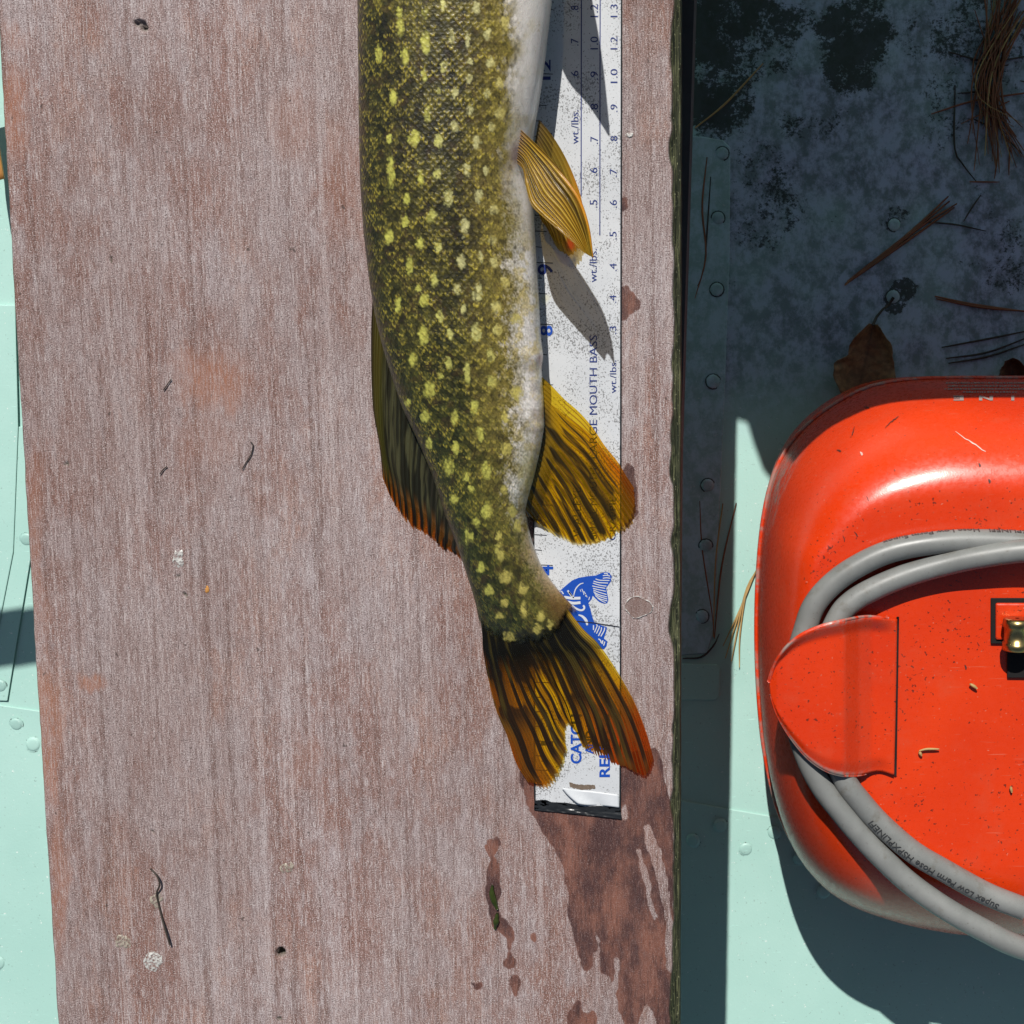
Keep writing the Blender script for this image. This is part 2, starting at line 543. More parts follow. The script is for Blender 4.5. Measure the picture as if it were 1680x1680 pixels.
def slab(pts, up0, up1, name, mat, parent, bevel=0):
    """thin plate on the floor, outline in survey points"""
    p = np.asarray(pts, float)
    a = PF(p[:, 0], p[:, 1], up0); b = PF(p[:, 0], p[:, 1], up1)
    n = len(p)
    f = [[i, (i + 1) % n, n + (i + 1) % n, n + i] for i in range(n)] + [list(range(n, 2 * n))]
    me = mesh_np(name, np.vstack([a, b]), f, {'Mask': np.tile([.12, .5 if p[:, 1].mean() < 760 and p[:, 0].mean() > 900 else .0, 0, 1], (2 * n, 1))}, smooth=False)  # upper right plates carry the painted shade tone too
    o = new_obj(name, me, mat, parent)
    if bevel:
        bm = o.modifiers.new('bevel', 'BEVEL'); bm.width = bevel; bm.segments = 2
    return o


slab([(1060, 221), (1150, 224), (1186, 230), (1198, 242), (1197, 420), (1189, 640), (1178, 900), (1170, 1040), (1160, 1072), (1060, 1078)], -.002, .0014, 'floor_strip', MAT['mint'], FLOOR, .0005)
slab([(1060, 1087), (1176, 1090), (1182, 1097), (1180, 1143), (1174, 1149), (1060, 1147)], -.002, .0011, 'floor_patch', MAT['mint'], FLOOR, .0005)
slab([(1000, 1296), (1118, 1313), (1200, 1328), (1330, 1350), (1700, 1420), (2300, 1520), (2300, 2600), (1000, 2600)], -.002, .0012, 'floor_sheet', MAT['mint'], FLOOR, .0004)
slab([(-900, 1090), (-100, 1140), (0, 1157), (62, 1166), (250, 1190), (250, 2600), (-900, 2600)], -.002, .0012, 'floor_sheet', MAT['mint'], FLOOR, .0004)
slab([(-60, 1148), (-60, 700), (58, 700), (52, 905), (12, 1150)], -.002, .0016, 'floor_strip', MAT['mint'], FLOOR, .0004)
slab([(-200, 700), (-200, 500), (25, 500), (30, 700), (22, 905), (-20, 1120), (-200, 1120)], -.002, .0026, 'floor_strip', MAT['mint'], FLOOR, .0006)
# rivets
aa = np.linspace(0, 2 * math.pi, 14, endpoint=False)
rp = [(1.22, .0003), (1.04, .0003), (.93, .0008), (.7, .0010), (.3, .0011)]
RV = np.vstack([np.stack([.0037 * r * np.cos(aa), .0037 * r * np.sin(aa), 0 * aa + z], -1) for r, z in rp] + [[[0, 0, .0011]]])
RF = grid_faces(5, 14, wrap=True).tolist() + [[56 + k, 56 + (k + 1) % 14, 70] for k in range(14)]
RF = [q[::-1] if len(q) == 4 else q for q in RF]
rms = []
for shade_tone in (.5, 0.):  # shaded rivet copy with painted floor shade, then the lit copy
    mk = np.tile([.10, shade_tone, 0, 1], (len(RV), 1)); mk[:14, 0] = .9 if shade_tone else .42; mk[14:28, 0] = .6 if shade_tone else .3
    rme = mesh_np('rivet', RV, RF, {'Mask': mk}); rme.materials.append(MAT['mint']); rms.append(rme)
for k, (x, y, up) in enumerate([(1185, 252, .0014), (1178, 358, .0014), (1176, 475, .0014), (1170, 626, .0014), (1161, 796, .0014), (1158, 895, .0014), (1152, 1011, .0014),
                                (1137, 1379, .0012), (1182, 1354, .0012), (1224, 1393, .0012), (1270, 1366, .0012), (1313, 1408, .0012), (1467, 369, 0), (1465, 487, 0), 
                                (44, 885, .0016), (27, 1188, .0012), (55, 1221, .0012), (0, 1125, .0016), (-3, 1580, .0012), (1352, 1462, .0012), (1398, 1440, .0012)]):
    o = bpy.data.objects.new('rivet', rms[0] if (y < 1040 and x > 1000) else rms[1]); COL.objects.link(o); o.parent = FLOOR
    o.location = PF(x, y, up).tolist(); o.rotation_euler = (math.atan(FB), 0, random.random() * 6)
    s = 1 + .12 * (random.random() - .5)
    o.scale = (s, s, s)

# ------------------------------------------------------------------ seat board
SEAT = thing('bench_seat', 'weathered reddish brown plywood bench seat under the fish', 'bench', P(560, 840, -.02))


def xl(y): return -5 + .0555 * y + 2.2e-6 * y * y + 3 * (fbm(y / 40, y * 0 + 3.3, 2) - .5)


yr = np.unique(np.r_[np.linspace(-2400, -40, 60), np.arange(-30, 1712, 2.6), np.linspace(1730, 2900, 50)])
tq = np.r_[np.linspace(0, .012, 8)[:-1], np.linspace(.012, .955, 400)[:-1], np.linspace(.955, 1, 46)]
chipx = 1104 - 7 * ss(.45, .8, fbm(yr / 60, yr * 0 + 5, 8, 3)) - 3 * ss(.50, .8, fbm(yr / 16, yr * 0 + 2, 4, 3)) + 1.5 * (fbm(yr / 9, yr * 0 + 8, 1) - .5)
chipx = np.where((yr > 60) & (yr < 400), chipx - 2, chipx)
chipx = np.convolve(np.pad(chipx, 6, mode='edge'), np.hanning(15)[1:-1] / np.hanning(15).sum(), 'valid')
xr = 1117 - .0012 * yr + 1.2 * (fbm(yr / 25, yr * 0, 5) - .5)
PXg = xl(yr)[:, None] * (1 - tq) + xr[:, None] * tq
PYg = np.repeat(yr[:, None], len(tq), 1)
wxx = PXg + 7 * (fbm(PXg / 5, PYg / 16, 3, 3) - .5) + 10 * (fbm(PXg / 18, PYg / 40, 4, 3) - .5)
wyy = PYg + 14 * (fbm(PXg / 9, PYg / 20, 6, 3) - .5)
wet = np.zeros_like(PXg)
for poly in ([(848, 1270), (875, 1240), (1020, 1240), (1075, 1225), (1090, 1270), (1104, 1330), (1106, 1600), (1108, 1700), (1080, 1690), (1060, 1640), (1040, 1700), (1015, 1660), (1003, 1600), (985, 1600), (982, 1520), (972, 1590), (957, 1595), (943, 1548), (934, 1512), (932, 1470), (922, 1424), (902, 1386), (881, 1348), (862, 1310)],
             [(795, 1378), (812, 1372), (819, 1382), (816, 1398), (808, 1403), (820, 1420), (822, 1465), (818, 1480), (822, 1500), (842, 1520), (845, 1540), (838, 1560), (846, 1580), (844, 1588), (826, 1588), (824, 1578), (834, 1572), (831, 1540), (818, 1525), (806, 1520), (797, 1460), (797, 1430), (804, 1405), (796, 1396)],
             [(838, 1600), (852, 1598), (854, 1612), (848, 1636), (843, 1630), (836, 1612)],
             [(772, 1613), (786, 1610), (788, 1618), (778, 1622)], [(872, 1530), (880, 1530), (880, 1545), (874, 1547)],
             [(1016, 472), (1030, 468), (1046, 484), (1050, 505), (1036, 520), (1016, 528)],
             [(1016, 325), (1026, 322), (1030, 338), (1024, 345), (1016, 348)],
             [(1030, 755), (1040, 770), (1047, 800), (1048, 840), (1034, 858), (1022, 870), (1018, 780)],
             [(930, 1660), (950, 1640), (958, 1665), (975, 1650), (980, 1700), (935, 1720)]):
    wet = np.maximum(wet, pip(poly, wxx, wyy) * 1.0)
for poly in ([(1040, 1384), (1048, 1392), (1064, 1440), (1078, 1500), (1076, 1510), (1066, 1490), (1052, 1440)],
             [(1052, 1354), (1066, 1350), (1084, 1400), (1098, 1450), (1104, 1520), (1106, 1600), (1092, 1590), (1090, 1500), (1076, 1430), (1060, 1390)],
             [(1020, 1325), (1030, 1322), (1033, 1340), (1022, 1345)],
             [(1010, 1570), (1018, 1570), (1012, 1655), (1003, 1660)], [(1056, 1655), (1066, 1660), (1080, 1690), (1060, 1690)]):
    wet *= 1 - pip(poly, wxx, wyy) * .92
for _ in range(2):
    w2 = np.pad(wet, 1, mode='edge')
    wet = (w2[:-2, 1:-1] + w2[2:, 1:-1] + w2[1:-1, :-2] + w2[1:-1, 2:] + 2 * w2[1:-1, 1:-1]) / 6
damp = .35 * ss(.45, .75, fbm(PXg / 30, PYg / 60, 44)) * ss(1010, 1030, PXg) * ss(600, 700, PYg) * ss(960, 860, PYg)
wet = np.maximum(wet, damp)
ora = np.zeros_like(PXg)
for cx, cy, rx, ry, s in ((345, 625, 70, 70, .8), (310, 600, 40, 40, .5), (22, 180, 26, 90, .8), (25, 60, 20, 40, .5), (75, 1200, 32, 130, .75), (85, 1270, 25, 60, .8), (150, 1120, 24, 20, .8), (480, 200, 40, 80, .35), (95, 1440, 20, 150, .6), (60, 900, 22, 200, .5), (1030, 1380, 90, 90, .3), (340, 720, 60, 60, .3), (500, 1250, 30, 60, .3), (560, 300, 40, 120, .3)):
    dd = np.hypot((PXg + 40 * (fbm(PXg / 20, PYg / 60, 21) - .5) - cx) / rx, (PYg + 50 * (fbm(PXg / 20, PYg / 60, 22) - .5) - cy) / ry)
    ora = np.maximum(ora, s * (1 - ss(.4, 1.15, dd)))
moss = ss(0, 3.5, PXg - chipx[:, None])
lmoss = (1 - ss(0, .0028, np.repeat(tq[None], len(yr), 0) - .0012 * fbm(PYg / 25, PYg * 0, 12))) * .8
hole = np.ones_like(PXg)
zb = np.zeros_like(PXg) + .00025 * (fbm(PXg / 3.5, PYg / 45, 2, 3) - .5)
for cx, cy, rx, ry, dep, dk in ((462, 1563, 9, 9, .005, .0), (232, 38, 12, 7, .0018, .55), (238, 44, 8, 7, .0022, .45), (291, 945, 3, 3, .001, .3), (183, 429, 3, 4, .001, .2), (252, 1365, 3, 3, .001, .3), (108, 762, 3, 3, .001, .2), (306, 975, 4, 3, .001, .2), (457, 1672, 4, 4, .001, .2)):
    dd = np.hypot((wxx - cx) / rx, (wyy - cy) / ry)
    e = 1 - ss(.75, 1.05, dd)
    zb -= dep * e; hole = np.minimum(hole, 1 - (1 - dk) * e)
zb -= moss * (.0010 + .0022 * ss(0, 14, PXg - chipx[:, None]) + .0011 * (fbm(PXg / 2.2, PYg / 60, 17) - .3))
zb[:, -1] -= .0015
zb[:, 0] -= .001
V = P(PXg, PYg, 0.0); V[..., 2] = zb
ny, nx = PXg.shape
# side skirt and underside
bot = V.copy()[:, [0, -1]]; bot[..., 2] = -.020
VV = np.vstack([V.reshape(-1, 3), bot.reshape(-1, 3)])
Q = grid_faces(ny, nx)
base_i = ny * nx
k = np.arange(ny - 1)
skirtL = np.stack([k * nx, base_i + k * 2, base_i + (k + 1) * 2, (k + 1) * nx], -1)[:, ::-1]
skirtR = np.stack([k * nx + nx - 1, base_i + k * 2 + 1, base_i + (k + 1) * 2 + 1, (k + 1) * nx + nx - 1], -1)
under = np.stack([base_i + k * 2, base_i + k * 2 + 1, base_i + (k + 1) * 2 + 1, base_i + (k + 1) * 2], -1)
QQ = np.vstack([Q, skirtL, skirtR, under])
mk = np.stack([wet, ora, np.maximum(moss, lmoss), hole], -1).reshape(-1, 4)
mk = np.vstack([mk, np.tile([0, 0, 1, 1], (2 * ny, 1))])
me = mesh_np('board', VV, QQ, {'Mask': mk})
import bmesh
bm = bmesh.new(); bm.from_mesh(me); bmesh.ops.recalc_face_normals(bm, faces=bm.faces); bm.to_mesh(me); bm.free()
if me.polygons[nx * 5].normal.z < 0: me.flip_normals()
new_obj('board', me, MAT['board'], SEAT)
# aluminium frame under the board, standing out a little towards the bow
fr = [P(300, -1500, -.04), P(1168, -900, -.05), P(1139, 0, -.05), P(1130, 300, -.05), P(1116, 760, -.05), P(1100, 2400, -.045), P(300, 2400, -.04)]
fr = np.array(fr); fr[:, 2] = -.05
fb = fr.copy(); fb[:, 2] = -.10
n = len(fr)
me = mesh_np('seat_frame', np.vstack([fr, fb]), [list(range(n))[::-1], list(range(n, 2 * n))] + [[i, (i + 1) % n, n + (i + 1) % n, n + i] for i in range(n)], smooth=False)
o = new_obj('seat_frame', me, MAT['plum'], SEAT)

# ------------------------------------------------------------------ text
_tc = {}


def glyphs(s, bold=0.):
    if (s, bold) in _tc: return _tc[(s, bold)]
    cu = bpy.data.curves.new('lettering', 'FONT'); cu.body = s; cu.size = 1; cu.offset = bold; cu.resolution_u = 3
    ob = bpy.data.objects.new('lettering', cu); COL.objects.link(ob)
    dg = bpy.context.evaluated_depsgraph_get(); dg.update()
    me = bpy.data.meshes.new_from_object(ob.evaluated_get(dg))
    v = np.array([tuple(p.co) for p in me.vertices])[:, :2]
    f = [list(p.vertices) for p in me.polygons]
    bpy.data.objects.remove(ob); bpy.data.curves.remove(cu); bpy.data.meshes.remove(me)
    _tc[(s, bold)] = (v, f)
    return v, f


# ------------------------------------------------------------------ ruler
RZ = .0010
RULER = thing('ruler', 'white adhesive measuring ruler with blue print under the fish', 'ruler', P(948, 700, 0))


def flat(poly, z0, z1, name, mat, parent):
    p = np.asarray(poly, float); n = len(p)
    a = P(p[:, 0], p[:, 1], z0); b = P(p[:, 0], p[:, 1], z1)
    f = [[i, n + i, n + (i + 1) % n, (i + 1) % n] for i in range(n)] + [list(range(n, 2 * n))[::-1]]
    me = mesh_np(name, np.vstack([a, b]), f, smooth=False)
    bm = bmesh.new(); bm.from_mesh(me); bmesh.ops.recalc_face_normals(bm, faces=bm.faces)
    bmesh.ops.triangulate(bm, faces=bm.faces); bm.to_mesh(me); bm.free()
    return new_obj(name, me, mat, parent)


flat([(857, -2300), (1025, -2300), (1020.6, 0), (1018.6, 1326), (1019, 1343), (952, 1336), (877, 1328), (876, 1300), (872, 0)], .0002, RZ - .0003, 'backing', MAT['black'], RULER)
flat([(859, -2300), (1023, -2300), (1018.5, 0), (1016.5, 1022), (1017, 1028), (1016, 1325), (985, 1322), (960, 1323), (930, 1317), (905, 1316), (895, 1312), (879, 1313), (877, 900), (874, 0)], RZ - .0002, RZ, 'printed_face', MAT['ruler'], RULER)


def stroke(pts, wd, z=RZ + .00012, closed=False):
    p = np.asarray(pts, float)
    if closed: p = np.vstack([p, p[:1]])
    t = np.gradient(p, axis=0); t /= np.linalg.norm(t, axis=1)[:, None] + 1e-9
    nrm = np.stack([-t[:, 1], t[:, 0]], -1)
    wd = np.broadcast_to(np.asarray(wd, float), (len(p),))[:, None] / 2
    a, b = p + nrm * wd, p - nrm * wd
    V = np.vstack([P(a[:, 0], a[:, 1], z), P(b[:, 0], b[:, 1], z)])
    n = len(p)
    return V, [[i, i + 1, n + i + 1, n + i] for i in range(n - 1)]


def up_normals(me):
    bm = bmesh.new(); bm.from_mesh(me); bmesh.ops.recalc_face_normals(bm, faces=bm.faces)
    for f in bm.faces:
        if f.normal.z < 0: f.normal_flip()
    bm.to_mesh(me); bm.free()
    return me


def vtext(s, xt, xb, y0, y1, name, mat, bold=0., z=RZ + .00013):
    """printed word read upwards: letter tops at xt, baseline xb, start y0 (low) end y1"""
    v, f = glyphs(s, bold)
    mx0, mx1 = v[:, 0].min(), v[:, 0].max()
    top = max(v[:, 1].max(), .69)
    tx = (v[:, 0] - mx0) / (mx1 - mx0); ty = v[:, 1] / top
    px = xb + (xt - xb) * ty; py = y0 + (y1 - y0) * tx
    me = up_normals(mesh_np(name, P(px, py, z), f, smooth=False))
    return new_obj(name, me, mat, RULER)


A_, B_, C_ = (936.5, 949), (968.5, 981), (1001.5, 1013)
NUMS = [('.8', A_, 20, 9), ('.7', A_, 75, 63), ('.6', A_, 129, 116), ('wt./lbs.', (937, 949), 236, 180),
        ('1.2', B_, 28, 7), ('1.0', B_, 81, 60), ('.9', B_, 131, 117), ('.8', B_, 184, 170), ('.7', B_, 236, 224), ('.6', (967.5, 980), 288, 275), ('.5', (967.5, 980), 341, 328), ('wt./lbs.', (967, 979), 463, 408),
        ('1.3', C_, 28, 7), ('1.2', C_, 81, 60), ('1.0', C_, 136, 113), ('.9', C_, 184, 171), ('.8', C_, 235, 223), ('.7', (1000.5, 1012), 290, 277), ('.6', (1000, 1012), 341, 328), ('.5', (1000, 1011.5), 393, 380), ('.4', (1000, 1011.5), 445, 432), ('.4', (1000, 1011), 497, 484), ('.3', (1000, 1011), 548, 535), ('wt./lbs.', (1000.5, 1011), 645, 591)]
for s, (a, b), y0, y1 in NUMS:
    vtext(s, a, b, y0, y1, 'printed_word' if 'w' in s else 'printed_numeral', MAT['ink'])
for s, a, b, y0, y1 in (('LARGE MOUTH BASS', 967, 979.5, 752, 550), ('WALLEYE', 940, 953, 881, 800), ('SMALL MOUTH', 967, 979, 884, 768), ('CRAPPIE', 1000, 1010, 886, 815)):
    vtext(s, a, b, y0, y1, 'printed_word', MAT['ink'])
for s, a, b, y0, y1 in (('CATCH', 936, 953.5, 1253, 1172), ('AND', 960, 973, 1237, 1199), ('RELEASE', 983, 1000, 1275, 1170)):
    vtext(s, a, b, y0, y1, 'printed_word', MAT['ink2'], .028)
for s, a, b, y0, y1, mt in (('12', 889, 903, 131, 98, 'ink'), ('11', 889, 905, 236, 218, 'ink'), ('9', 882, 906, 451, 433, 'ink'), ('8', 886, 906, 551, 534, 'ink2'), ('4', 887, 907, 944, 927, 'ink2'), ('1', 887, 907, 1223, 1216, 'ink2')):
    vtext(s, a, b, y0, y1, 'printed_numeral', MAT[mt], .02)
for x, ya, yb in ((954, -60, 322), (984.7, -60, 386)):
    V, f = stroke([(x, ya), (x - .4, (ya + yb) / 2), (x - .6, yb)], 1.7)
    new_obj('printed_line', up_normals(mesh_np('printed_line', V, f, smooth=False)), MAT['ink'], RULER)
yt = np.interp(np.arange(0, 13.01, .25), [0, 1, 4, 8, 9, 12, 13], [1311, 1216, 927, 532, 431, 121, 15])
for k, y in enumerate(yt):
    if k in (0,): continue
    ln = 30 if k % 4 == 0 else (20 if k % 2 == 0 else 12)
    V, f = stroke([(877, y - .5), (877 + ln * .5, y), (877 + ln, y + .6)], 1.3)
    new_obj('printed_tick', up_normals(mesh_np('printed_tick', V, f, smooth=False)), MAT['inkdark'], RULER)
V, f = stroke([(940, 1018.5), (975, 1022), (1000, 1026), (1016.5, 1028.5)], 1.5, RZ + .0003)
new_obj('cut_line', up_normals(mesh_np('cut_line', V, f, smooth=False)), MAT['inkdark'], RULER)


def L(pts): return [(860 + x / 7.635, 900 + y / 7.635) for x, y in pts]


lg = flat(L([(455, 522), (520, 465), (600, 400), (680, 366), (800, 346), (900, 336), (960, 308), (1015, 292), (1068, 304), (1096, 350), (1085, 412), (1050, 462), (1026, 492), (1040, 560), (1055, 640), (1040, 684), (1000, 691), (940, 668), (890, 622), (858, 590), (846, 632), (804, 682), (830, 760), (856, 860), (876, 920), (912, 930), (960, 960), (1036, 985), (1030, 1032), (998, 1126), (1042, 1162), (1032, 1222), (1000, 1262), (900, 1250), (640, 1020), (440, 800)]), RZ + .00002, RZ + .00010, 'printed_fish_mark', MAT['ink2'], RULER)
white = []
for pts, wd in (([(742, 432), (700, 445), (655, 490), (632, 540), (618, 600)], [10, 14, 14, 13, 8]),
                ([(500, 608), (600, 622), (705, 620)], 34), ([(545, 668), (620, 684), (705, 676)], 34), ([(545, 525), (570, 560), (598, 600)], 22), ([(560, 540), (600, 590), (620, 620)], 16),
                ([(598, 712), (640, 745), (700, 772), (740, 765), (755, 735), (738, 712)], 24), ([(680, 830), (730, 850), (775, 900), (790, 960)], [14, 30, 36, 20]), ([(465, 530), (492, 570)], 14),
                ([(700, 512), (712, 540)], 8), ([(722, 505), (745, 560), (745, 580)], 9), ([(748, 535), (775, 580)], 9), ([(770, 575), (790, 610)], 9), ([(772, 570), (768, 600)], 8), ([(820, 605), (808, 645)], 9),
                ([(1000, 312), (1030, 310), (1050, 325)], 12), ([(985, 340), (1030, 335), (1075, 345)], 11), ([(985, 372), (1030, 366), (1080, 372)], 11), ([(895, 380), (940, 395), (1000, 398), (1068, 400)], 11),
                ([(870, 408), (930, 425), (1000, 430), (1050, 432)], 12), ([(862, 432), (920, 452), (980, 465), (1030, 470)], 11), ([(852, 468), (910, 480), (980, 492), (1015, 498)], 11), ([(862, 498), (930, 515), (1022, 535)], 11),
                ([(868, 520), (930, 545), (1032, 575)], 11), ([(868, 540), (930, 575), (1035, 605)], 11), ([(880, 562), (940, 600), (1040, 632)], 11), ([(890, 588), (950, 630), (1040, 655)], 11), ([(920, 622), (980, 660), (1020, 676)], 9),
                ([(868, 960), (868, 1020)], 14), ([(900, 955), (915, 965), (880, 1050)], 12), ([(935, 970), (940, 990), (905, 1065)], 12), ([(968, 985), (965, 1020), (930, 1095)], 13), ([(1008, 990), (1000, 1030), (960, 1100)], 13), ([(930, 1130), (955, 1150), (965, 1180)], 14), ([(985, 1150), (975, 1195)], 16), ([(1010, 1165), (995, 1215)], 13)):
    if isinstance(wd, list): wd = np.array(wd)
    q = np.asarray(L(pts)); n = 12 if len(pts) > 2 else 4
    tt = np.linspace(0, 1, n)
    wdd = (np.interp(tt, np.linspace(0, 1, len(pts)), wd) if np.ndim(wd) else wd) / 7.635
    white.append(stroke(poly_eval(q, tt), wdd, RZ + .00022))
V, f = join(white)
o = new_obj('printed_fish_detail', up_normals(mesh_np('printed_fish_detail', V, f, smooth=False)), MAT['white'], lg)
# torn flap and scuff near the end
U, Vv, sx, sy = coons([(921, 1292), (950, 1296), (985, 1300), (1015, 1304)], [(948, 1319), (970, 1321), (1000, 1323), (1016, 1325)], [(921, 1292), (932, 1305), (948, 1319)], [(1015, 1304), (1016, 1325)], 24, 10)
z = RZ + .0003 + .0016 * ss(.35, 0, U) + .0004 * np.sin(U * 9) * Vv
pp = P(sx, sy, z)
me = up_normals(mesh_np('torn_flap', pp, grid_faces(*U.shape)))
o = new_obj('torn_flap', me, MAT['white'], RULER); so = o.modifiers.new('thick', 'SOLIDIFY'); so.thickness = .0002
U, Vv, sx, sy = coons([(934, 1284), (950, 1287), (976, 1288)], [(936, 1292), (955, 1296), (977, 1294)], [(934, 1284), (936, 1292)], [(976, 1288), (977, 1294)], 30, 8)
pp = P(sx + 2 * (fbm(U * 20, Vv * 4, 3) - .5), sy + 3 * (fbm(U * 22, Vv * 3, 5) - .5), RZ + .0001)
new_obj('glue_stain', up_normals(mesh_np('glue_stain', pp, grid_faces(*U.shape))), simple('old_glue', (.17, .125, .09), .6, 0, .6, 900, .3), RULER)
# crumpled tape end
U, Vv, sx, sy = coons([(877, 1311), (905, 1316), (960, 1323), (1018, 1325)], [(876, 1329), (920, 1333), (970, 1338), (1020, 1344)], [(877, 1311), (876, 1329)], [(1018, 1325), (1020, 1344)], 60, 14)
pp = P(sx, sy, RZ - .0003 + .0014 * np.maximum(0, fbm(U * 9, Vv * 3, 3) - .35) * Vv)
new_obj('tape_end', up_normals(mesh_np('tape_end', pp, grid_faces(*U.shape))), MAT['black'], RULER)

# ------------------------------------------------------------------ the pike
FISH = thing('pike_fish', 'olive green pike with pale yellow spots lying on the ruler', 'fish', P(760, 500, 0))
LC = np.array([(640, -1760), (610, -1600), (598, -1350), (596, -1100), (592, -700), (590, -300), (592, 0), (593, 100), (594, 200), (596, 300), (601, 380), (610, 460), (620, 520), (632, 570), (647, 620), (664, 670), (688, 720), (711, 775), (733, 845), (752, 895), (768, 945), (780, 985), (786, 1015), (789, 1040)])
RC = np.array([(700, -1760), (760, -1600), (820, -1350), (880, -1100), (915, -700), (912, -300), (903, 0), (893, 90), (885, 150), (873, 220), (866, 290), (874, 350), (878, 420), (883, 500), (886, 555), (890, 585), (887, 605), (891, 650), (893, 700), (886, 740), (877, 780), (867, 815), (862, 838), (865, 862), (873, 892), (887, 930), (903, 960), (919, 985), (934, 1005), (950, 1024)])
TH = np.array([(.012, -1760), (.028, -1600), (.042, -1300), (.046, -800), (.046, 0), (.044, 300), (.038, 560), (.031, 720), (.024, 840), (.017, 930), (.0095, 1000), (.0035, 1040)])
vrow = np.r_[np.linspace(-1760, -30, 110), np.arange(-20, 1041, 1.35)]
th_up = np.linspace(-math.pi / 2, math.pi / 2, 300)
th_dn = np.linspace(math.pi / 2, 3 * math.pi / 2, 26)[1:-1]
th = np.r_[th_up, th_dn]
Tt, Vw = np.meshgrid(th, vrow)
s = np.sin(Tt); cz = np.cos(Tt)
lx = np.interp(vrow, LC[:, 1], LC[:, 0])[:, None]; rx = np.interp(vrow, RC[:, 1], RC[:, 0])[:, None]


def smooth1(a, k=9):
    kern = np.hanning(k + 2)[1:-1]; kern /= kern.sum()
    b = np.pad(a[:, 0], k // 2, mode='edge')
    return np.convolve(b, kern, 'valid')[:, None]


lx, rx = smooth1(lx, 31), smooth1(rx, 13)
T_ = smooth1(np.interp(vrow, TH[:, 1], TH[:, 0])[:, None], 31)
cx, hw = (lx + rx) / 2, (rx - lx) / 2
px0 = cx + hw * s
py0 = Vw + ss(900, 1040, Vw) * np.interp(s, [-1, -.5, 0, .5, .8, 1], [0, 16, 24, 18, 5, -20])
zm = .42 * T_
zz = np.where(cz >= 0, zm + (T_ - zm) * np.abs(cz) ** .8, zm - (zm - .0014) * np.abs(cz) ** .5)
B = P(px0, py0, zm + 0 * px0)
B[..., 2] = zz
# keep the far shoulder inside the outline: squeeze upper skin sideways as it rises
u_px, v_px = proj(B)
# scale lattice
arc = hw * (Tt * .80 + s * .2)
gsz = np.interp(Vw, [-200, 300, 700, 1040], [1.0, 1.12, 1.0, .75])
du, dv = 11.0 * gsz, 6.4
ucoord = arc / du; vcoord = Vw / dv / np.interp(Vw, [-2000, 1040], [1, 1])
ucoord = ucoord + .7 * (fbm(Vw / 26, arc / 26, 5) - .5); vcoord = vcoord + 1.5 * (fbm(Vw / 40 + 7, arc / 40, 6) - .5)
row = np.floor(vcoord)
hgt = np.zeros_like(s); edge = np.zeros_like(s); done = np.zeros(s.shape, bool); rid = np.zeros_like(s); gap = np.ones_like(s)
for k in (3, 2, 1, 0):
    r = row - k
    off = np.mod(r, 2) * .5
    uc = np.round(ucoord - off) + off
    q = np.sqrt(((ucoord - uc) / .60) ** 2 + ((vcoord - r) / 2.9) ** 2)
    hit = (q < 1) & ~done
    hgt = np.where(hit, .25 + .75 * q ** 2, hgt)
    edge = np.where(hit, ss(.66, .84, q) * (1 - ss(.93, 1.0, q)), edge)
    gap = np.where(hit, 1 - ss(.0, .30, (vcoord - r) / 2.9) * 1.0, gap)
    rid = np.where(hit, _h(uc, r, 3), rid)
    done |= hit
    gap = np.where(~done & (q < 1.12), np.minimum(gap, 1), gap)
near = ss(.0, .5, hgt)
scale_str = ss(-1700, -1300, Vw) * (1 - .55 * ss(760, 900, Vw)) * (1 - .75 * ss(.62, .85, s))
upper = (cz > -.05)
B[..., 2] += np.where(upper, (.00020 * hgt * edge.clip(.3, 1) * (.5 + rid)) * scale_str * np.clip(cz + .2, 0, 1), 0)
nxm = B[..., 0]
B[..., 0] += np.where(upper, -.0002 * hgt * scale_str * (s < -.6), 0)
# colour
n1 = fbm(u_px / 40, v_px / 40, 1); n2 = fbm(u_px / 9, v_px / 12, 2); n3 = vn(u_px / 3.1, v_px / 3.4, 8); n4 = fbm(u_px / 90, v_px / 90, 11)
dark = np.array([.018, .016, .005]); olive = np.array([.070, .060, .011]); green = np.array([.042, .050, .010])
n5 = ss(.36, .62, fbm(u_px / 20, v_px / 26, 71))
c = mixc(np.broadcast_to(dark, s.shape + (3,)), olive, ss(.25, .75, n2 * .5 + n1 * .5))
c = mixc(c, green, ss(350, 900, v_px) * .8)
c = mixc(c, (.19, .155, .028), .55 * ss(120, -60, v_px) * ss(.3, .7, n1))
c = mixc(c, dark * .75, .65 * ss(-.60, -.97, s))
mott = ss(.52, .72, n2) * .5
c = mixc(c, (.032, .030, .010), mott)
rndv = (rid - .5)
fine = vn(u_px / 1.9, v_px / 2.3, 81); med = fbm(u_px / 6, v_px / 6, 83, 3)
c = c * ((1 + 1.0 * rndv) * (.55 + .9 * fine) * (.6 + .8 * med))[..., None]
c = mixc(c, (.055, .03, .012), .5 * ss(.55, .75, fbm(u_px / 13, v_px / 13, 87)))
fine_ = vn(u_px / 2.0, v_px / 2.3, 101)
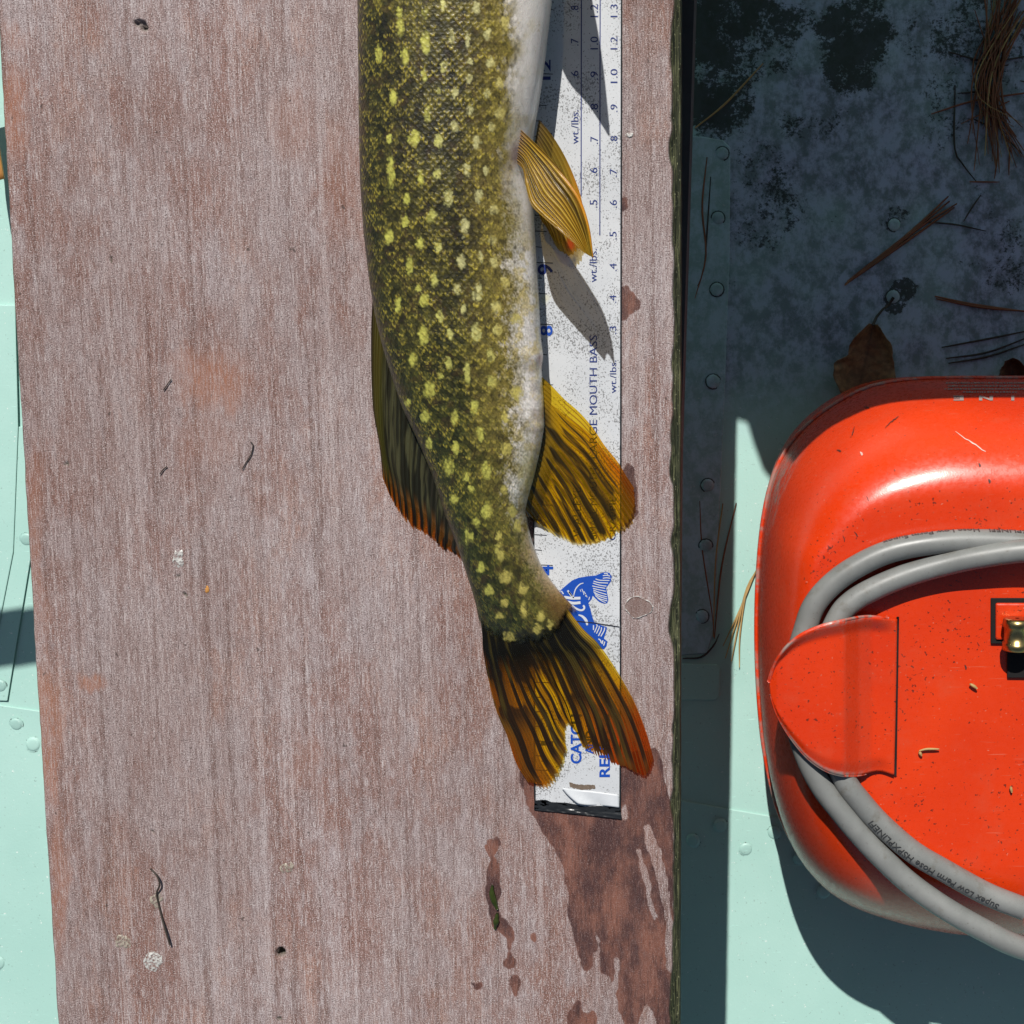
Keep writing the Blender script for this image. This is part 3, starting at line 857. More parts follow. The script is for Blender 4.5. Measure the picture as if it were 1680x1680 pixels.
# belly
bx = np.interp(v_px, [-300, 0, 200, 300, 400, 500, 600, 700, 780, 850, 900, 950, 1000, 1045], [838, 838, 842, 838, 842, 842, 838, 846, 838, 850, 862, 884, 915, 960])
bx = bx + 34 * (n1 - .5) + 16 * (n2 - .5)
flush = ss(-95, -8, u_px - bx + 30 * rndv)
c = mixc(c, (.30, .225, .045), flush * (.30 + .60 * n2) * (1 - .55 * ss(600, 1000, v_px)) * (.4 + .9 * fine_))
bel = ss(-26, 24, u_px - bx - 8 + 26 * rndv * scale_str + 22 * (fine_ - .5) * ss(250, 450, v_px))
bw = np.array([.80, .735, .68]) * (.86 + .28 * fbm(u_px / 14, v_px / 60, 6))[..., None]
cream = np.array([.72, .57, .26])
tail_tan = np.array([.34, .225, .10])
bc = mixc(bw, cream, np.clip(.75 * ss(.45, .7, n2) * ss(330, 460, v_px) + .25 * ss(.5, .7, n1), 0, 1))
bc = mixc(bc, (.36, .31, .265), .6 * ss(520, 640, v_px) * ss(860, 780, v_px) * ss(.4, .65, fbm(u_px / 22, v_px / 22, 3)))
bc = mixc(bc, (.50, .43, .15), .75 * np.exp(-(((u_px - 868) / 18) ** 2 + ((v_px - 775) / 42) ** 2)))
bc = mixc(bc, tail_tan, ss(840, 900, v_px) * .85)
bc = mixc(bc, (.22, .105, .02), ss(930, 1000, v_px) * .9)
bc = bc * (.75 + .5 * vn(u_px / 2.2, v_px / 2.2, 97) * ss(300, 500, v_px) + .22 * ss(500, 300, v_px))[..., None]
c = mixc(c, bc, bel)
fleck = ss(.58, .80, n3) * (1 - ss(.7, 1, bel) * .6) * ss(300, 560, v_px)
c = mixc(c, (.20, .16, .06), .35 * fleck * bel)
# spots
SP = """656,43,7,13 655,20,5,8 727,9,5,10 698,22,6,7 781,12,8,8 829,38,8,10 800,55,7,8 698,70,9,16 741,59,6,13 767,65,5,12 622,90,6,13 665,93,7,13 729,110,7,10 696,124,5,10 805,103,8,8 770,100,5,5 769,128,6,7 646,160,7,12 746,153,5,8 800,155,6,8 820,138,8,8 701,186,6,14 719,148,4,5 770,179,6,8 746,207,8,8 820,186,10,10 679,226,10,12 720,231,8,10 782,235,7,11 807,210,6,6 639,228,5,7 641,283,7,24 691,293,6,13 717,285,7,8 765,278,7,10 798,280,5,6 667,326,6,8 736,324,9,13 786,321,7,10 810,343,7,8 708,354,9,10 664,364,7,10 762,371,7,14 638,388,8,11 689,400,7,9 719,406,7,11 807,393,8,8 757,428,7,11 672,435,6,14 788,421,6,9 812,431,7,9 712,458,7,10 750,473,6,8 783,480,8,14 696,491,8,11 686,472,5,7 653,501,6,12 829,465,8,9 760,508,6,8 722,520,6,9 815,505,9,10 846,523,10,8 695,549,9,15 739,551,6,8 781,548,9,14 817,541,8,8 677,589,8,13 736,596,6,9 767,611,6,16 805,584,8,9 808,627,9,9 705,639,11,13 848,644,12,10 722,617,5,6 670,660,6,6 698,684,7,9 745,686,7,12 779,670,8,12 829,684,8,10 788,712,8,10 748,734,7,10 705,727,7,8 831,736,9,9 736,765,9,14 798,772,10,13 765,782,6,8 774,803,7,6 746,820,7,9 827,803,8,8 800,839,10,13 767,879,6,12 781,858,7,8 840,838,8,9 773,883,5,9 820,905,8,14 831,947,13,10 789,931,6,8 802,970,9,8 828,989,8,7 858,966,9,9 860,1000,8,12 887,1010,7,9 820,1010,9,6 836,1045,13,8 882,1032,9,7 903,1026,6,8 849,862,8,10 819,880,6,7"""
SPOTS = [tuple(float(q) for q in t.split(',')) for t in SP.split()]
for k in range(150):
    SPOTS.append((RNG.uniform(600, 880), RNG.uniform(-1300, -20), RNG.uniform(5, 9), RNG.uniform(7, 15)))
spot = np.zeros_like(s)
su = u_px + 6.5 * (fbm(u_px / 7, v_px / 7, 31, 3) - .5) + 3 * (n3 - .5); sv = v_px + 8 * (fbm(u_px / 7, v_px / 8, 32, 3) - .5) + 3 * (n3 - .5)
for (a, b, ra, rb) in SPOTS:
    i0 = np.searchsorted(vrow, b - 45); i1 = np.searchsorted(vrow, b + 45)
    d = np.hypot((su[i0:i1] - a) / (ra * .92), (sv[i0:i1] - b) / (rb * 1.12))
    spot[i0:i1] = np.maximum(spot[i0:i1], 1 - ss(.62, 1.18, d + .30 * rndv[i0:i1] + .35 * (fine[i0:i1] - .5)))
spot = np.where(upper, spot, 0)
yel = np.array([.50, .48, .09]); pal = np.array([.52, .48, .22])
sc = mixc(np.broadcast_to(yel, s.shape + (3,)), pal, ss(690, 760, u_px) * (1 - ss(420, 700, v_px)) * .9)
sc = mixc(sc, (.50, .40, .10), ss(790, 830, u_px) * .8)
sc = sc * (.55 + .5 * n3 + .4 * fine)[..., None]
c = mixc(c, sc, spot * .9 * (1 - .35 * edge * (rid > .5)))
# scale rims: gold crescent, dark groove behind it
gold = np.array([.38, .30, .035])
rid2 = np.modf(rid * 17.31)[0]
side_ = np.where(rid2 > .5, 1, -1) * (ucoord - np.round(ucoord * 2) / 2)
gstr = edge * scale_str * ss(.25, .9, rid) * (1 - .5 * bel) * ss(-.28, .18, side_ + .4 * (fine - .5))
c = mixc(c, gold * (1 + .6 * (rid2 - .3))[..., None], np.clip(gstr * (.42 + .35 * n5), 0, .9) * (1 - spot * .4))
tick = ss(.80, .93, vn(u_px / 2.4, v_px / 2.0, 91)) * ss(.40, .60, fbm(u_px / 18, v_px / 22, 93)) * (1 - .3 * bel) * ss(-.97, -.8, s)
c = mixc(c, (.42, .33, .07), tick * .45)
dk2 = ss(.74, .86, vn(u_px / 2.6, v_px / 4.5, 95)) * (1 - .75 * bel) * (1 - .6 * spot)
c = mixc(c, (.010, .009, .004), dk2 * .35)
gr = np.clip((1 - near) * .9, 0, 1)
groove = np.where(done, ss(.93, 1.0, 0 * s), 1)
c = mixc(c, (.012, .012, .004), np.clip(ss(.33, .25, hgt) * scale_str * (1 - bel * .85) * (.40 + .30 * n5 + .3 * ss(-.3, -.8, s)), 0, 1) * (1 - spot * .55))
# dark streaks, tiny nicks
nick = ss(.80, .86, vn(u_px / 6.5, v_px / 12, 41)) * (1 - bel) * ss(-.9, -.7, s)
c = mixc(c, (.015, .012, .006), nick * .55)
# blue-green tint of the ridge before the dorsal fin
ridge = np.exp(-((s + .93) / .05) ** 2) * ss(460, 620, v_px)
c = mixc(c, (.10, .125, .09), ridge * .22 * (.4 + .9 * n3))
# vent and fin roots
vent = np.exp(-(((u_px - 888) / 6) ** 2 + ((v_px - 592) / 11) ** 2)); c = mixc(c, (.30, .08, .03), np.clip(vent * 1.2, 0, .85))
root = np.exp(-(((u_px - 846) / 13) ** 2 + ((v_px - 252) / 16) ** 2)); c = mixc(c, (.16, .10, .10), np.clip(root, 0, .75) * ss(828, 846, u_px))
tailb = ss(1015, 1050, v_px + 30 * (n2 - .5) - 14 * spot) * .8
c = mixc(c, (.10, .05, .010), ss(965, 1000, v_px) * ss(.45, .85, s) * (.5 + .5 * fine))
c = mixc(c, (.012, .012, .006), tailb * (1 - spot * .8))
und = ss(.1, -.3, cz); c = mixc(c, (.5, .45, .42), und)
yb = np.interp(u_px, [780, 800, 820, 850, 885, 910, 930, 960], [1022, 1036, 1046, 1055, 1050, 1036, 1006, 985])
al = ss(6, -16, v_px - yb + 22 * (n2 - .5) + 8 * (fine - .5) - 9 * spot)
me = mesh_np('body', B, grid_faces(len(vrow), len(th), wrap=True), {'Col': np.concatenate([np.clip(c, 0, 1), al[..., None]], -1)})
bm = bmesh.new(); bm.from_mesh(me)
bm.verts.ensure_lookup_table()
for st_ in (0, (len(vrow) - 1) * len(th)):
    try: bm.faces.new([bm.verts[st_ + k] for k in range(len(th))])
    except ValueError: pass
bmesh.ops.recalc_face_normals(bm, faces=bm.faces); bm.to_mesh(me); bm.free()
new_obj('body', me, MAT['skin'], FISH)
# eye, beyond the frame
ev = []
for k, r in enumerate((.0001, .004, .0065, .0075)):
    ev.append(np.stack([r * np.cos(aa), r * np.sin(aa), 0 * aa + (.0035, .003, .0018, -.001)[k]], -1))
ep = P(650, -1480, .038)
me = mesh_np('eye', np.vstack(ev) + ep, grid_faces(4, 14, wrap=True))
new_obj('eye', me, MAT['hole'], FISH)


def fin(name, B_, T2, E0, E1, zf, nrays, colf, nu=220, nv=110, relief=.00035, fray=0., frayn=None, label=None, warp=0):
    U, Vv, sx, sy = coons(B_, T2, E0, E1, nu, nv)
    ph = U * nrays + warp * (fbm(U * 6, Vv * 2, 9) - .5)
    tri = .5 + .5 * np.cos(2 * math.pi * ph)            # 1 on a ray
    z = zf(U, Vv) + relief * (tri - .5) * (1 - .3 * Vv)
    if fray:
        cut = fray * ss(.80, 1, Vv) * (.35 * (1 - tri) + .9 * (vn(U * nrays * 2.3, U * 0, 3) - .3) + .5 * (vn(U * nrays * 7, U * 0, 4) - .5))
        dirx, diry = np.gradient(sx, axis=1) * (nv - 1), np.gradient(sy, axis=1) * (nv - 1)
        ln = np.hypot(dirx, diry) + 1e-6
        sx = sx - dirx / ln * cut; sy = sy - diry / ln * cut
    pts = P(sx, sy, z)
    col, op, tint = colf(U, Vv, sx, sy, tri, ph)
    cc = np.concatenate([np.clip(col, 0, 1), np.clip(op, 0, 1)[..., None]], -1)
    me = up_normals(mesh_np(name, pts, grid_faces(*U.shape), {'Col': cc, 'Tint': np.clip(tint, 0, 1)}))
    o = new_obj(name, me, MAT['fin'], FISH)
    if label: o['label'] = label
    return o


def cst(c, shp): return np.broadcast_to(np.array(c, float), shp + (3,)).copy()


# tail
def tail_col(U, V, x, y, tri, ph):
    shp = U.shape
    st1 = fbm(U * 15, V * 2.2, 5, 3); st2 = vn(U * 70, V * 3, 8)
    band = fbm(U * 5, V * 4.5, 14, 3)
    Uw = U + .008 * (fbm(U * 20, V * 1.2, 3) - .5)
    darkm = ss(.15, .75, 1.25 - 2.1 * V + 1.0 * (band - .5) + 1.5 * (st1 - .5) + .5 * (vn(Uw * 60, V * 1.2, 17) - .5))
    ph2 = Uw * 15 + 1.3 * (fbm(U * 6, V * .15, 22) - .5)
    stripe = ss(.44, .60, .5 + .5 * np.cos(2 * math.pi * ph2) + 1.0 * (vn(U * 11, V * 1.0, 23) - .5) + .35 * (vn(Uw * 60, V * 1.0, 24) - .5) + .16 * ss(.2, .05, U))
    hair = ss(.70, .95, tri) * ss(.15, .4, V)
    lobes = np.maximum(ss(.68, .76, U) * ss(.93, .87, U) * ss(.92, .65, V) * .9, ss(.22, .10, U) * .45)
    darkm = np.maximum(darkm * .96, stripe * (.96 - .2 * ss(.9, 1, V)))
    darkm = np.maximum(darkm, lobes * ss(.36, .46, .7 * vn(Uw * 44, V * .7, 27) + .3 * fbm(U * 8, V * 5, 28)))
    darkm = np.maximum(darkm, .93 * ss(.50, .62, fbm(U * 7, V * 3, 44) + .10 * (st2 - .5)) * ss(.85, .55, V))
    darkm = np.maximum(darkm, hair * .6)
    edgeR = ss(.93, .985, U)                                   # pale leading edge of the upper lobe
    darkm = darkm * (1 - .75 * edgeR)
    fine = ss(.5, .8, st2)
    tip = np.array([1., .74, .08]); red = np.array([.80, .22, .02])
    tint = mixc(cst(tip, shp), red, np.clip(ss(.52, .8, U) * ss(.40, .75, V) * 1.1 + ss(.22, .0, U) * .9 - .7 * ss(.25, .4, U) * ss(.6, .45, U), 0, 1))
    tint = mixc(tint, (.55, .30, .05), .45 * fine)
    col = mixc(cst((.005, .0045, .003), shp), (.06, .045, .008), ss(.55, .75, fbm(U * 30, V * 3, 33)) * .6)
    col = mixc(col, (.34, .12, .008), (1 - darkm) * ss(.2, .5, V) * .9)
    col = mixc(col, (.30, .045, .01), (1 - darkm) * ss(.5, .9, V) * ss(.6, .9, U) * .8)
    col = mixc(col, (.34, .21, .02), edgeR * .8 * ss(.95, .55, V)); col = mixc(col, (.45, .10, .015), edgeR * ss(.55, .9, V))
    op = np.clip(.16 + .80 * darkm + .10 * fine, 0, .97)
    op = np.maximum(op, ss(.42, .18, V))
    op = op * (1 - .55 * ss(.95, 1, V) * vn(U * 90, V * 3, 4))
    return col, op, tint


fin('tail_fin', [(789, 1010), (812, 1018), (848, 1026), (885, 1022), (912, 1012), (926, 992)],
    [(866, 1283), (880, 1288), (893, 1290), (908, 1279), (917, 1264), (925, 1247), (929, 1228), (927, 1205), (931, 1187), (938, 1193), (946, 1203), (957, 1226), (968, 1232), (980, 1241), (1001, 1251), (1023, 1259), (1040, 1267), (1056, 1273), (1067, 1264), (1072, 1243)],
    [(789, 1010), (791, 1040), (793, 1070), (800, 1110), (814, 1165), (831, 1205), (846, 1250), (866, 1283)],
    [(926, 992), (955, 1030), (979, 1053), (1001, 1083), (1019, 1112), (1038, 1146), (1051, 1176), (1062, 1207), (1072, 1243)],
    lambda U, V: .0030 * (1 - V) ** 1.3 * (1 - .6 * ss(.25, 0, V)) + .0022 + .0012 * np.sin(U * 7) * V, 61, tail_col, nu=520, nv=150, fray=5, warp=2.2, relief=.0003)


def anal_col(U, V, x, y, tri, ph):
    shp = U.shape
    k = np.zeros(shp)
    Uw = U + .030 * (fbm(U * 9, V * 1.3, 3) - .5) + .008 * (vn(U * 60, V * 3, 5) - .5)
    for u0, wd, va, vb in ((.17, .010, .15, .8), (.235, .018, .2, .8), (.33, .036, .05, .93), (.44, .032, .12, .97), (.53, .022, .15, .98), (.60, .018, .35, .99), (.68, .026, .08, .99), (.79, .032, .06, .98), (.90, .036, .05, .98), (.975, .02, .05, .9)):
        k = np.maximum(k, np.exp(-((Uw - u0) / wd) ** 2) * ss(va - .12, va + .12, V) * ss(vb + .06, vb - .08, V))
    darkm = ss(.20, .60, k + .7 * (fbm(U * 70, V * 2.0, 13) - .5)) * .95
    darkm = np.maximum(darkm, ss(.20, .02, V) * ss(.12, .3, U) * .9)
    darkm = np.maximum(darkm, .75 * ss(.75, .98, U) * ss(.6, .1, V))
    line = ss(.70, .92, tri) * ss(.10, .3, V)
    tint = mixc(cst((.97, .70, .035), shp), (.92, .40, .02), ss(.30, .0, U) * ss(.25, .8, V))
    tint = mixc(tint, (.80, .38, .03), line * .7)
    tint = mixc(tint, (.98, .88, .60), ss(.93, 1, V) * ss(.35, .6, U) * .8)
    col = mixc(cst((.36, .20, .010), shp), (.008, .007, .004), darkm)
    col = mixc(col, (.38, .10, .012), ss(.25, .02, U) * ss(.5, .9, V) * (1 - darkm))
    col = mixc(col, (.13, .05, .008), line * (1 - darkm) * .8)
    op = .20 + .76 * darkm * (.75 + .25 * ss(.3, .6, fbm(U * 60, V * 8, 19))) + .45 * line * (1 - darkm) + .30 * ss(.3, .05, V)
    op = op * (1 - .5 * ss(.94, 1, V) * ss(.3, .6, U))
    return col, op, tint


fin('anal_fin', [(882, 612), (889, 655), (888, 700), (880, 742), (872, 780), (862, 812), (859, 840)],
    [(1040, 800), (1042, 827), (1036, 849), (1018, 869), (998, 884), (976, 893), (956, 895), (933, 887), (913, 876), (894, 866), (876, 855)],
    [(882, 612), (905, 633), (926, 655), (950, 676), (972, 701), (992, 731), (1013, 757), (1027, 780), (1040, 800)],
    [(859, 840), (866, 848), (876, 855)],
    lambda U, V: .0105 * (1 - V) ** 1.2 + .0022 + .0008 * np.sin(U * 9) * V, 27, anal_col, nu=340, nv=130, fray=5, warp=.9)


def dors_col(U, V, x, y, tri, ph):
    shp = U.shape
    tipm = ss(.0, 50, y - np.interp(x, [600, 628, 660, 700, 740, 765], [745, 752, 790, 820, 862, 900]))
    stripe = ss(.42, .62, .5 + .5 * np.cos(2 * math.pi * (U * 12.5 + .8 * (fbm(U * 5, V * 2, 3) - .5))))
    darkm = np.clip((1 - tipm) + stripe * .97, 0, 1)
    col = mixc(cst((.016, .015, .008), shp), (.065, .062, .028), ss(.50, .72, fbm(U * 50, V * 3, 6)) * (1 - tipm))
    col = mixc(col, (.075, .07, .012), .7 * (1 - tipm) * ss(.12, .04, np.abs(U - .12)))
    col = mixc(col, (.26, .095, .012), tipm * (1 - stripe) * .9)
    col = mixc(col, (.010, .007, .004), tipm * stripe)
    op = np.where(tipm < .5, .97, 0) + np.where(tipm >= .5, .32 + .66 * darkm, 0)
    op = op * (1 - .35 * ss(.96, 1, V))
    tint = mixc(cst((.93, .45, .03), shp), (.80, .22, .02), ss(.5, .2, V) + .5 * vn(U * 30, V, 2))
    return col, op, tint


fin('dorsal_fin', [(618, 470), (630, 545), (652, 615), (678, 672), (714, 752), (742, 832), (766, 906)],
    [(628, 785), (637, 809), (650, 832), (664, 850), (678, 864), (692, 872), (704, 880), (722, 895), (740, 908), (752, 913), (764, 924)],
    [(612, 475), (609, 540), (609, 600), (611, 657), (615, 691), (621, 722), (625, 752), (628, 785)],
    [(766, 906), (764, 924)],
    lambda U, V: .0135 * (1 - V) ** 1.1 * (1 - .4 * U) + .0012 + .0006 * np.sin(U * 20) * V, 24, dors_col, nu=300, nv=110, fray=6, relief=.0006)


def pelv_col(U, V, x, y, tri, ph):
    shp = U.shape
    line = ss(.6, .95, tri) * (.4 + .8 * vn(U * 11, V * 2, 5))
    dk = ss(.42, .70, vn(U * 11, V * .7, 61)) * .85
    col = mixc(cst((.30, .165, .010), shp), (.040, .025, .005), dk)
    col = mixc(col, (.50, .34, .045), line * .7)
    col = mixc(col, (.055, .04, .012), ss(.62, .85, 1 - tri) * .55)
    col = mixc(col, (.50, .20, .015), ss(.86, .98, U) * ss(.3, .6, V))
    col = mixc(col, (.14, .085, .07), ss(.14, .0, V) * .8)
    op = np.full(shp, .86) + .1 * line
    tint = cst((.9, .55, .04), shp)
    return col, op, tint


fin('pelvic_fin', [(840, 262), (843, 235), (852, 210)], [(956, 413), (966, 419), (974, 423)],
    [(840, 262), (857, 277), (862, 304), (871, 335), (891, 356), (912, 374), (936, 394), (956, 413)],
    [(852, 210), (871, 228), (905, 262), (933, 297), (953, 328), (967, 372), (974, 423)],
    lambda U, V: .0300 + .0140 * V ** .8 + .004 * np.sin(V * 3.1) * U - .004 * np.sin(U * 3.14) * V, 11, pelv_col, nu=200, nv=110, relief=.0008, warp=1.2, label='yellow raised pelvic fin')


def pelv2_col(U, V, x, y, tri, ph):
    col, op, tint = pelv_col(U, V, x, y, tri, ph)
    col = mixc(col, (.09, .06, .015), .7 * ss(.75, .2, V))
    sp_ = np.exp(-(((x - 936) / 8) ** 2 + ((y - 402) / 12) ** 2))
    col = mixc(col, (.45, .06, .01), np.clip(sp_ * 1.2, 0, 1))
    tint = mixc(tint, (.97, .72, .22), ss(.85, 1, V))
    op = op - .5 * ss(.75, .95, V) * (1 - sp_)
    return col, op, tint


fin('pelvic_fin', [(872, 275), (878, 230), (884, 196)], [(906, 392), (914, 408), (924, 416), (937, 419), (950, 406), (958, 380)],
    [(872, 275), (884, 350), (897, 374), (906, 392)],
    [(884, 196), (905, 221), (926, 255), (943, 293), (955, 332), (958, 380)],
    lambda U, V: .011 * (1 - V) + .006, 13, pelv2_col, nu=160, nv=90, relief=.0004, fray=4, label='darker pelvic fin lying on the ruler')
# fin-like shape added ahead of the frame, outlined to shadow the ruler
sh = lambda pts, z: [tuple(np.array(proj(P(x, y, 0) + np.array([-.10 * z, .95 * z, z])))) for x, y in pts]
fin('pectoral_fin', sh([(890, 95), (885, 20), (880, -90)], .05), sh([(990, 212), (1000, 228), (1001, 215)], .05),
    sh([(890, 95), (912, 98), (935, 140), (965, 175), (990, 212)], .05), sh([(880, -90), (955, -60), (975, 20), (990, 110), (1001, 215)], .05),
    lambda U, V: .05 + 0 * U, 12, lambda *a: (pelv_col(*a)[0], pelv_col(*a)[1] * 0 + .97, pelv_col(*a)[2]), nu=80, nv=50, relief=.0005)

# ------------------------------------------------------------------ fuel tank
TANK = thing('fuel_tank', 'orange red metal outboard fuel tank on the mint floor', 'fuel tank', PF(1680, 1050))
seam_px = [(1900, 621), (1680, 622), (1560, 622), (1490, 625), (1430, 636), (1375, 662), (1330, 695), (1293, 738), (1268, 790), (1253, 860), (1245, 950), (1243, 1050), (1247, 1150), (1257, 1240), (1277, 1325), (1308, 1390), (1355, 1438), (1420, 1468), (1500, 1490), (1600, 1500), (1900, 1505)]
plat_px = [(1900, 812), (1680, 813), (1560, 815), (1500, 820), (1450, 834), (1408, 858), (1376, 892), (1345, 925), (1332, 990), (1326, 1060), (1327, 1140), (1336, 1210), (1356, 1280), (1390, 1335), (1440, 1375), (1500, 1400), (1600, 1415), (1900, 1420)]
ZS, ZP = -.165, -.070
NS = 120
seamL = P(*np.array(seam_px).T, ZS); platL = P(*np.array(plat_px).T, ZP)
xc = seamL[:, 0].min() + .23


def half(w):
    w = w[:, :2].copy()
    w[0] = (xc, w[0, 1]); w[-1] = (xc, w[-1, 1])
    q = poly_eval(w, np.linspace(0, 1, NS))
    mq = q.copy(); mq[:, 0] = 2 * xc - mq[:, 0]
    return np.vstack([q, mq[::-1][1:-1]])


sm, pl = half(seamL), half(platL)
cen = np.array([xc, (sm[:, 1].max() + sm[:, 1].min()) / 2])
rings, top = [], []
for q in np.linspace(0, 1, 26):
    xy = sm * (1 - q) + pl * q
    zq = ZS + (ZP - ZS) * math.sqrt(max(0, 1 - (1 - q) ** 2.0))
    rings.append(np.c_[xy, np.full(len(xy), zq)]); top.append(ss(.5, 1, np.full(len(xy), q)))
mid = pl.copy(); mid[:, 1] = cen[1]; mid[:, 0] = np.clip(mid[:, 0], pl[:, 0].min() + .12, pl[:, 0].max() - .12)
for q in (.06, .2, .4, .6, .8, .97):
    xy = pl * (1 - q) + mid * q
    rings.append(np.c_[xy, np.full(len(xy), ZP - .0015 * q)]); top.append(np.ones(len(xy)))
rings = np.array(rings); top = np.array(top)
wear = np.zeros_like(top)
tx_, ty_ = proj(rings)
wear = np.maximum(wear, .9 * ss(1330, 1280, tx_) * ss(1.0, .2, top) * ss(700, 740, ty_) * ss(900, 820, ty_) * (rings[..., 2] < -.125))
wear = np.maximum(wear, .35 * ss(1380, 1440, ty_) * (tx_ < 1700) * ss(.5, .0, np.abs(np.linspace(0, 1, len(rings))[:, None] - .22) / .3))
me = mesh_np('upper_shell', rings, grid_faces(len(rings), rings.shape[1], wrap=True), {'Mask': np.stack([top, wear, 0 * top, 0 * top + 1], -1)})
bm = bmesh.new(); bm.from_mesh(me); bm.verts.ensure_lookup_table()
nn = rings.shape[1]; bm.faces.new([bm.verts[(len(rings) - 1) * nn + k] for k in range(nn)])
bmesh.ops.recalc_face_normals(bm, faces=bm.faces); bm.to_mesh(me); bm.free()
UP = new_obj('upper_shell', me, MAT['red'], TANK)
bmu = bmesh.new(); bmu.from_mesh(me); bvh = BVHTree.FromBMesh(bmu); bmu.free()
lo = []
for ins, dz in ((0, 0), (.0008, .35), (.002, .7), (.006, .9), (.014, 1.0)):
    d = sm - cen; ln = np.linalg.norm(d, axis=1)[:, None]
    xy = sm - d / ln * ins
    zf = FA + FB * xy[:, 1] + .001
    lo.append(np.c_[xy, (ZS - .003) * (1 - dz) + zf * dz])
lo = np.array(lo)
me = mesh_np('lower_shell', lo, grid_faces(5, nn, wrap=True), {'Mask': np.tile([0, 0, 0, 1], (5 * nn, 1))})
new_obj('lower_shell', me, MAT['red'], TANK)
fl = np.c_[sm + (sm - cen) / np.linalg.norm(sm - cen, axis=1)[:, None] * .0006, np.full(nn, ZS - .0015)]
fl = np.vstack([fl, fl[:2]])
V, f = tube(fl, .0012, 8)
me = mesh_np('seam_flange', V, f, {'Mask': np.tile([0, .8, 0, 1], (len(V), 1))})
new_obj('seam_flange', me, MAT['red'], TANK)


def PT(px, py, up=.0003):
    """survey points on the tank's upper shell"""
    out = []
    for x, y in zip(np.ravel(px), np.ravel(py)):
        d = Vector([float(v) for v in ray(x, y)]).normalized()
        loc, nrm, i, dist = bvh.ray_cast(Vector((0, 0, H)), d)
        if loc is None: loc, nrm = Vector(P(x, y, ZS).tolist()), Vector((0, 0, 1))
        if nrm.dot(d) > 0: nrm = -nrm
        out.append(loc + nrm * up)
    return np.array([tuple(v) for v in out])


def outward(me):
    bm = bmesh.new(); bm.from_mesh(me)
    for f in bm.faces:
        if f.normal.dot(Vector((0, 0, H)) - f.calc_center_median()) < 0: f.normal_flip()
    bm.to_mesh(me); bm.free(); return me


MAT['faded'] = simple('faded_white_print', (.36, .27, .25), .5, 0, .5, 900, 0)
for ch, x0, x1 in (('E', 1581, 1564), ('N', 1629, 1606), ('I', 1664, 1659)):
    v, f = glyphs(ch, .04)
    tx = (v[:, 0] - v[:, 0].min()) / np.ptp(v[:, 0]); ty = (v[:, 1] - v[:, 1].min()) / np.ptp(v[:, 1])
    me = outward(mesh_np('printed_letter', PT(x0 + (x1 - x0) * tx, 650 + 8 * ty), f, smooth=False))
    new_obj('printed_letter', me, MAT['faded'], UP)
for yy, xa, xb in ((628, 1552, 1680), (633, 1556, 1672), (638, 1550, 1690), (643, 1580, 1668)):
    parts = []; x = xa
    while x < xb:
        w_ = random.uniform(1.5, 4)
        parts.append((PT([x, x + w_, x + w_, x], [yy, yy, yy + 2.2, yy + 2.2]), [[0, 1, 2, 3]]))
        x += w_ + random.uniform(.8, 2.5)
    V, f = join(parts)
    o = new_obj('small_print', outward(mesh_np('small_print', V, f, smooth=False)), MAT['faded'], UP)
    o['kind'] = 'stuff'
# scratches and chips in the enamel
MAT['chipdark'] = simple('enamel_chip', (.06, .022, .018), .6, 0, .6, 500, .3)
MAT['chiplight'] = simple('enamel_scratch', (.78, .52, .45), .4, 0, .2, 500, .1)
for pts, wd, mt in (([(1568, 708), (1580, 718), (1600, 730), (1617, 742)], 2.2, 'chiplight'), ([(1453, 703), (1462, 693), (1474, 684)], 2, 'chipdark'), ([(1403, 700), (1400, 708), (1398, 716)], 1.8, 'chipdark'),
                    ([(1606, 760), (1608, 766)], 3.5, 'chipdark'), ([(1622, 786), (1624, 792)], 4, 'chipdark'), ([(1374, 739), (1380, 741)], 3.5, 'chipdark'), ([(1412, 742), (1415, 747)], 4, 'chiplight'),
                    ([(1418, 668), (1426, 670)], 2.5, 'chipdark'), ([(1422, 814), (1425, 822)], 1.5, 'chipdark'), ([(1383, 878), (1386, 888)], 1.5, 'chipdark'), ([(1402, 872), (1407, 880)], 2, 'chipdark'), ([(1583, 1090), (1585, 1098)], 3, 'chipdark')):
    q = poly_eval(np.array(pts), np.linspace(0, 1, 10)); tt = np.linspace(0, 1, 10)
    q = q + 1.2 * (np.c_[vn(tt * 9, tt * 0, 3), vn(tt * 9, tt * 0, 8)] - .5)
    t = np.gradient(q, axis=0); t /= np.linalg.norm(t, axis=1)[:, None]
    nm = np.stack([-t[:, 1], t[:, 0]], -1) * (wd / 2 * (.35 + .65 * np.sin(math.pi * tt)) * (.6 + .8 * vn(tt * 7, tt * 0, 5)))[:, None]
    a, b = q + nm, q - nm
    V = np.vstack([PT(a[:, 0], a[:, 1]), PT(b[:, 0], b[:, 1])])
    o = new_obj('enamel_chip', outward(mesh_np('enamel_chip', V, [[i, i + 1, 11 + i, 10 + i] for i in range(9)], smooth=False)), MAT[mt], UP)

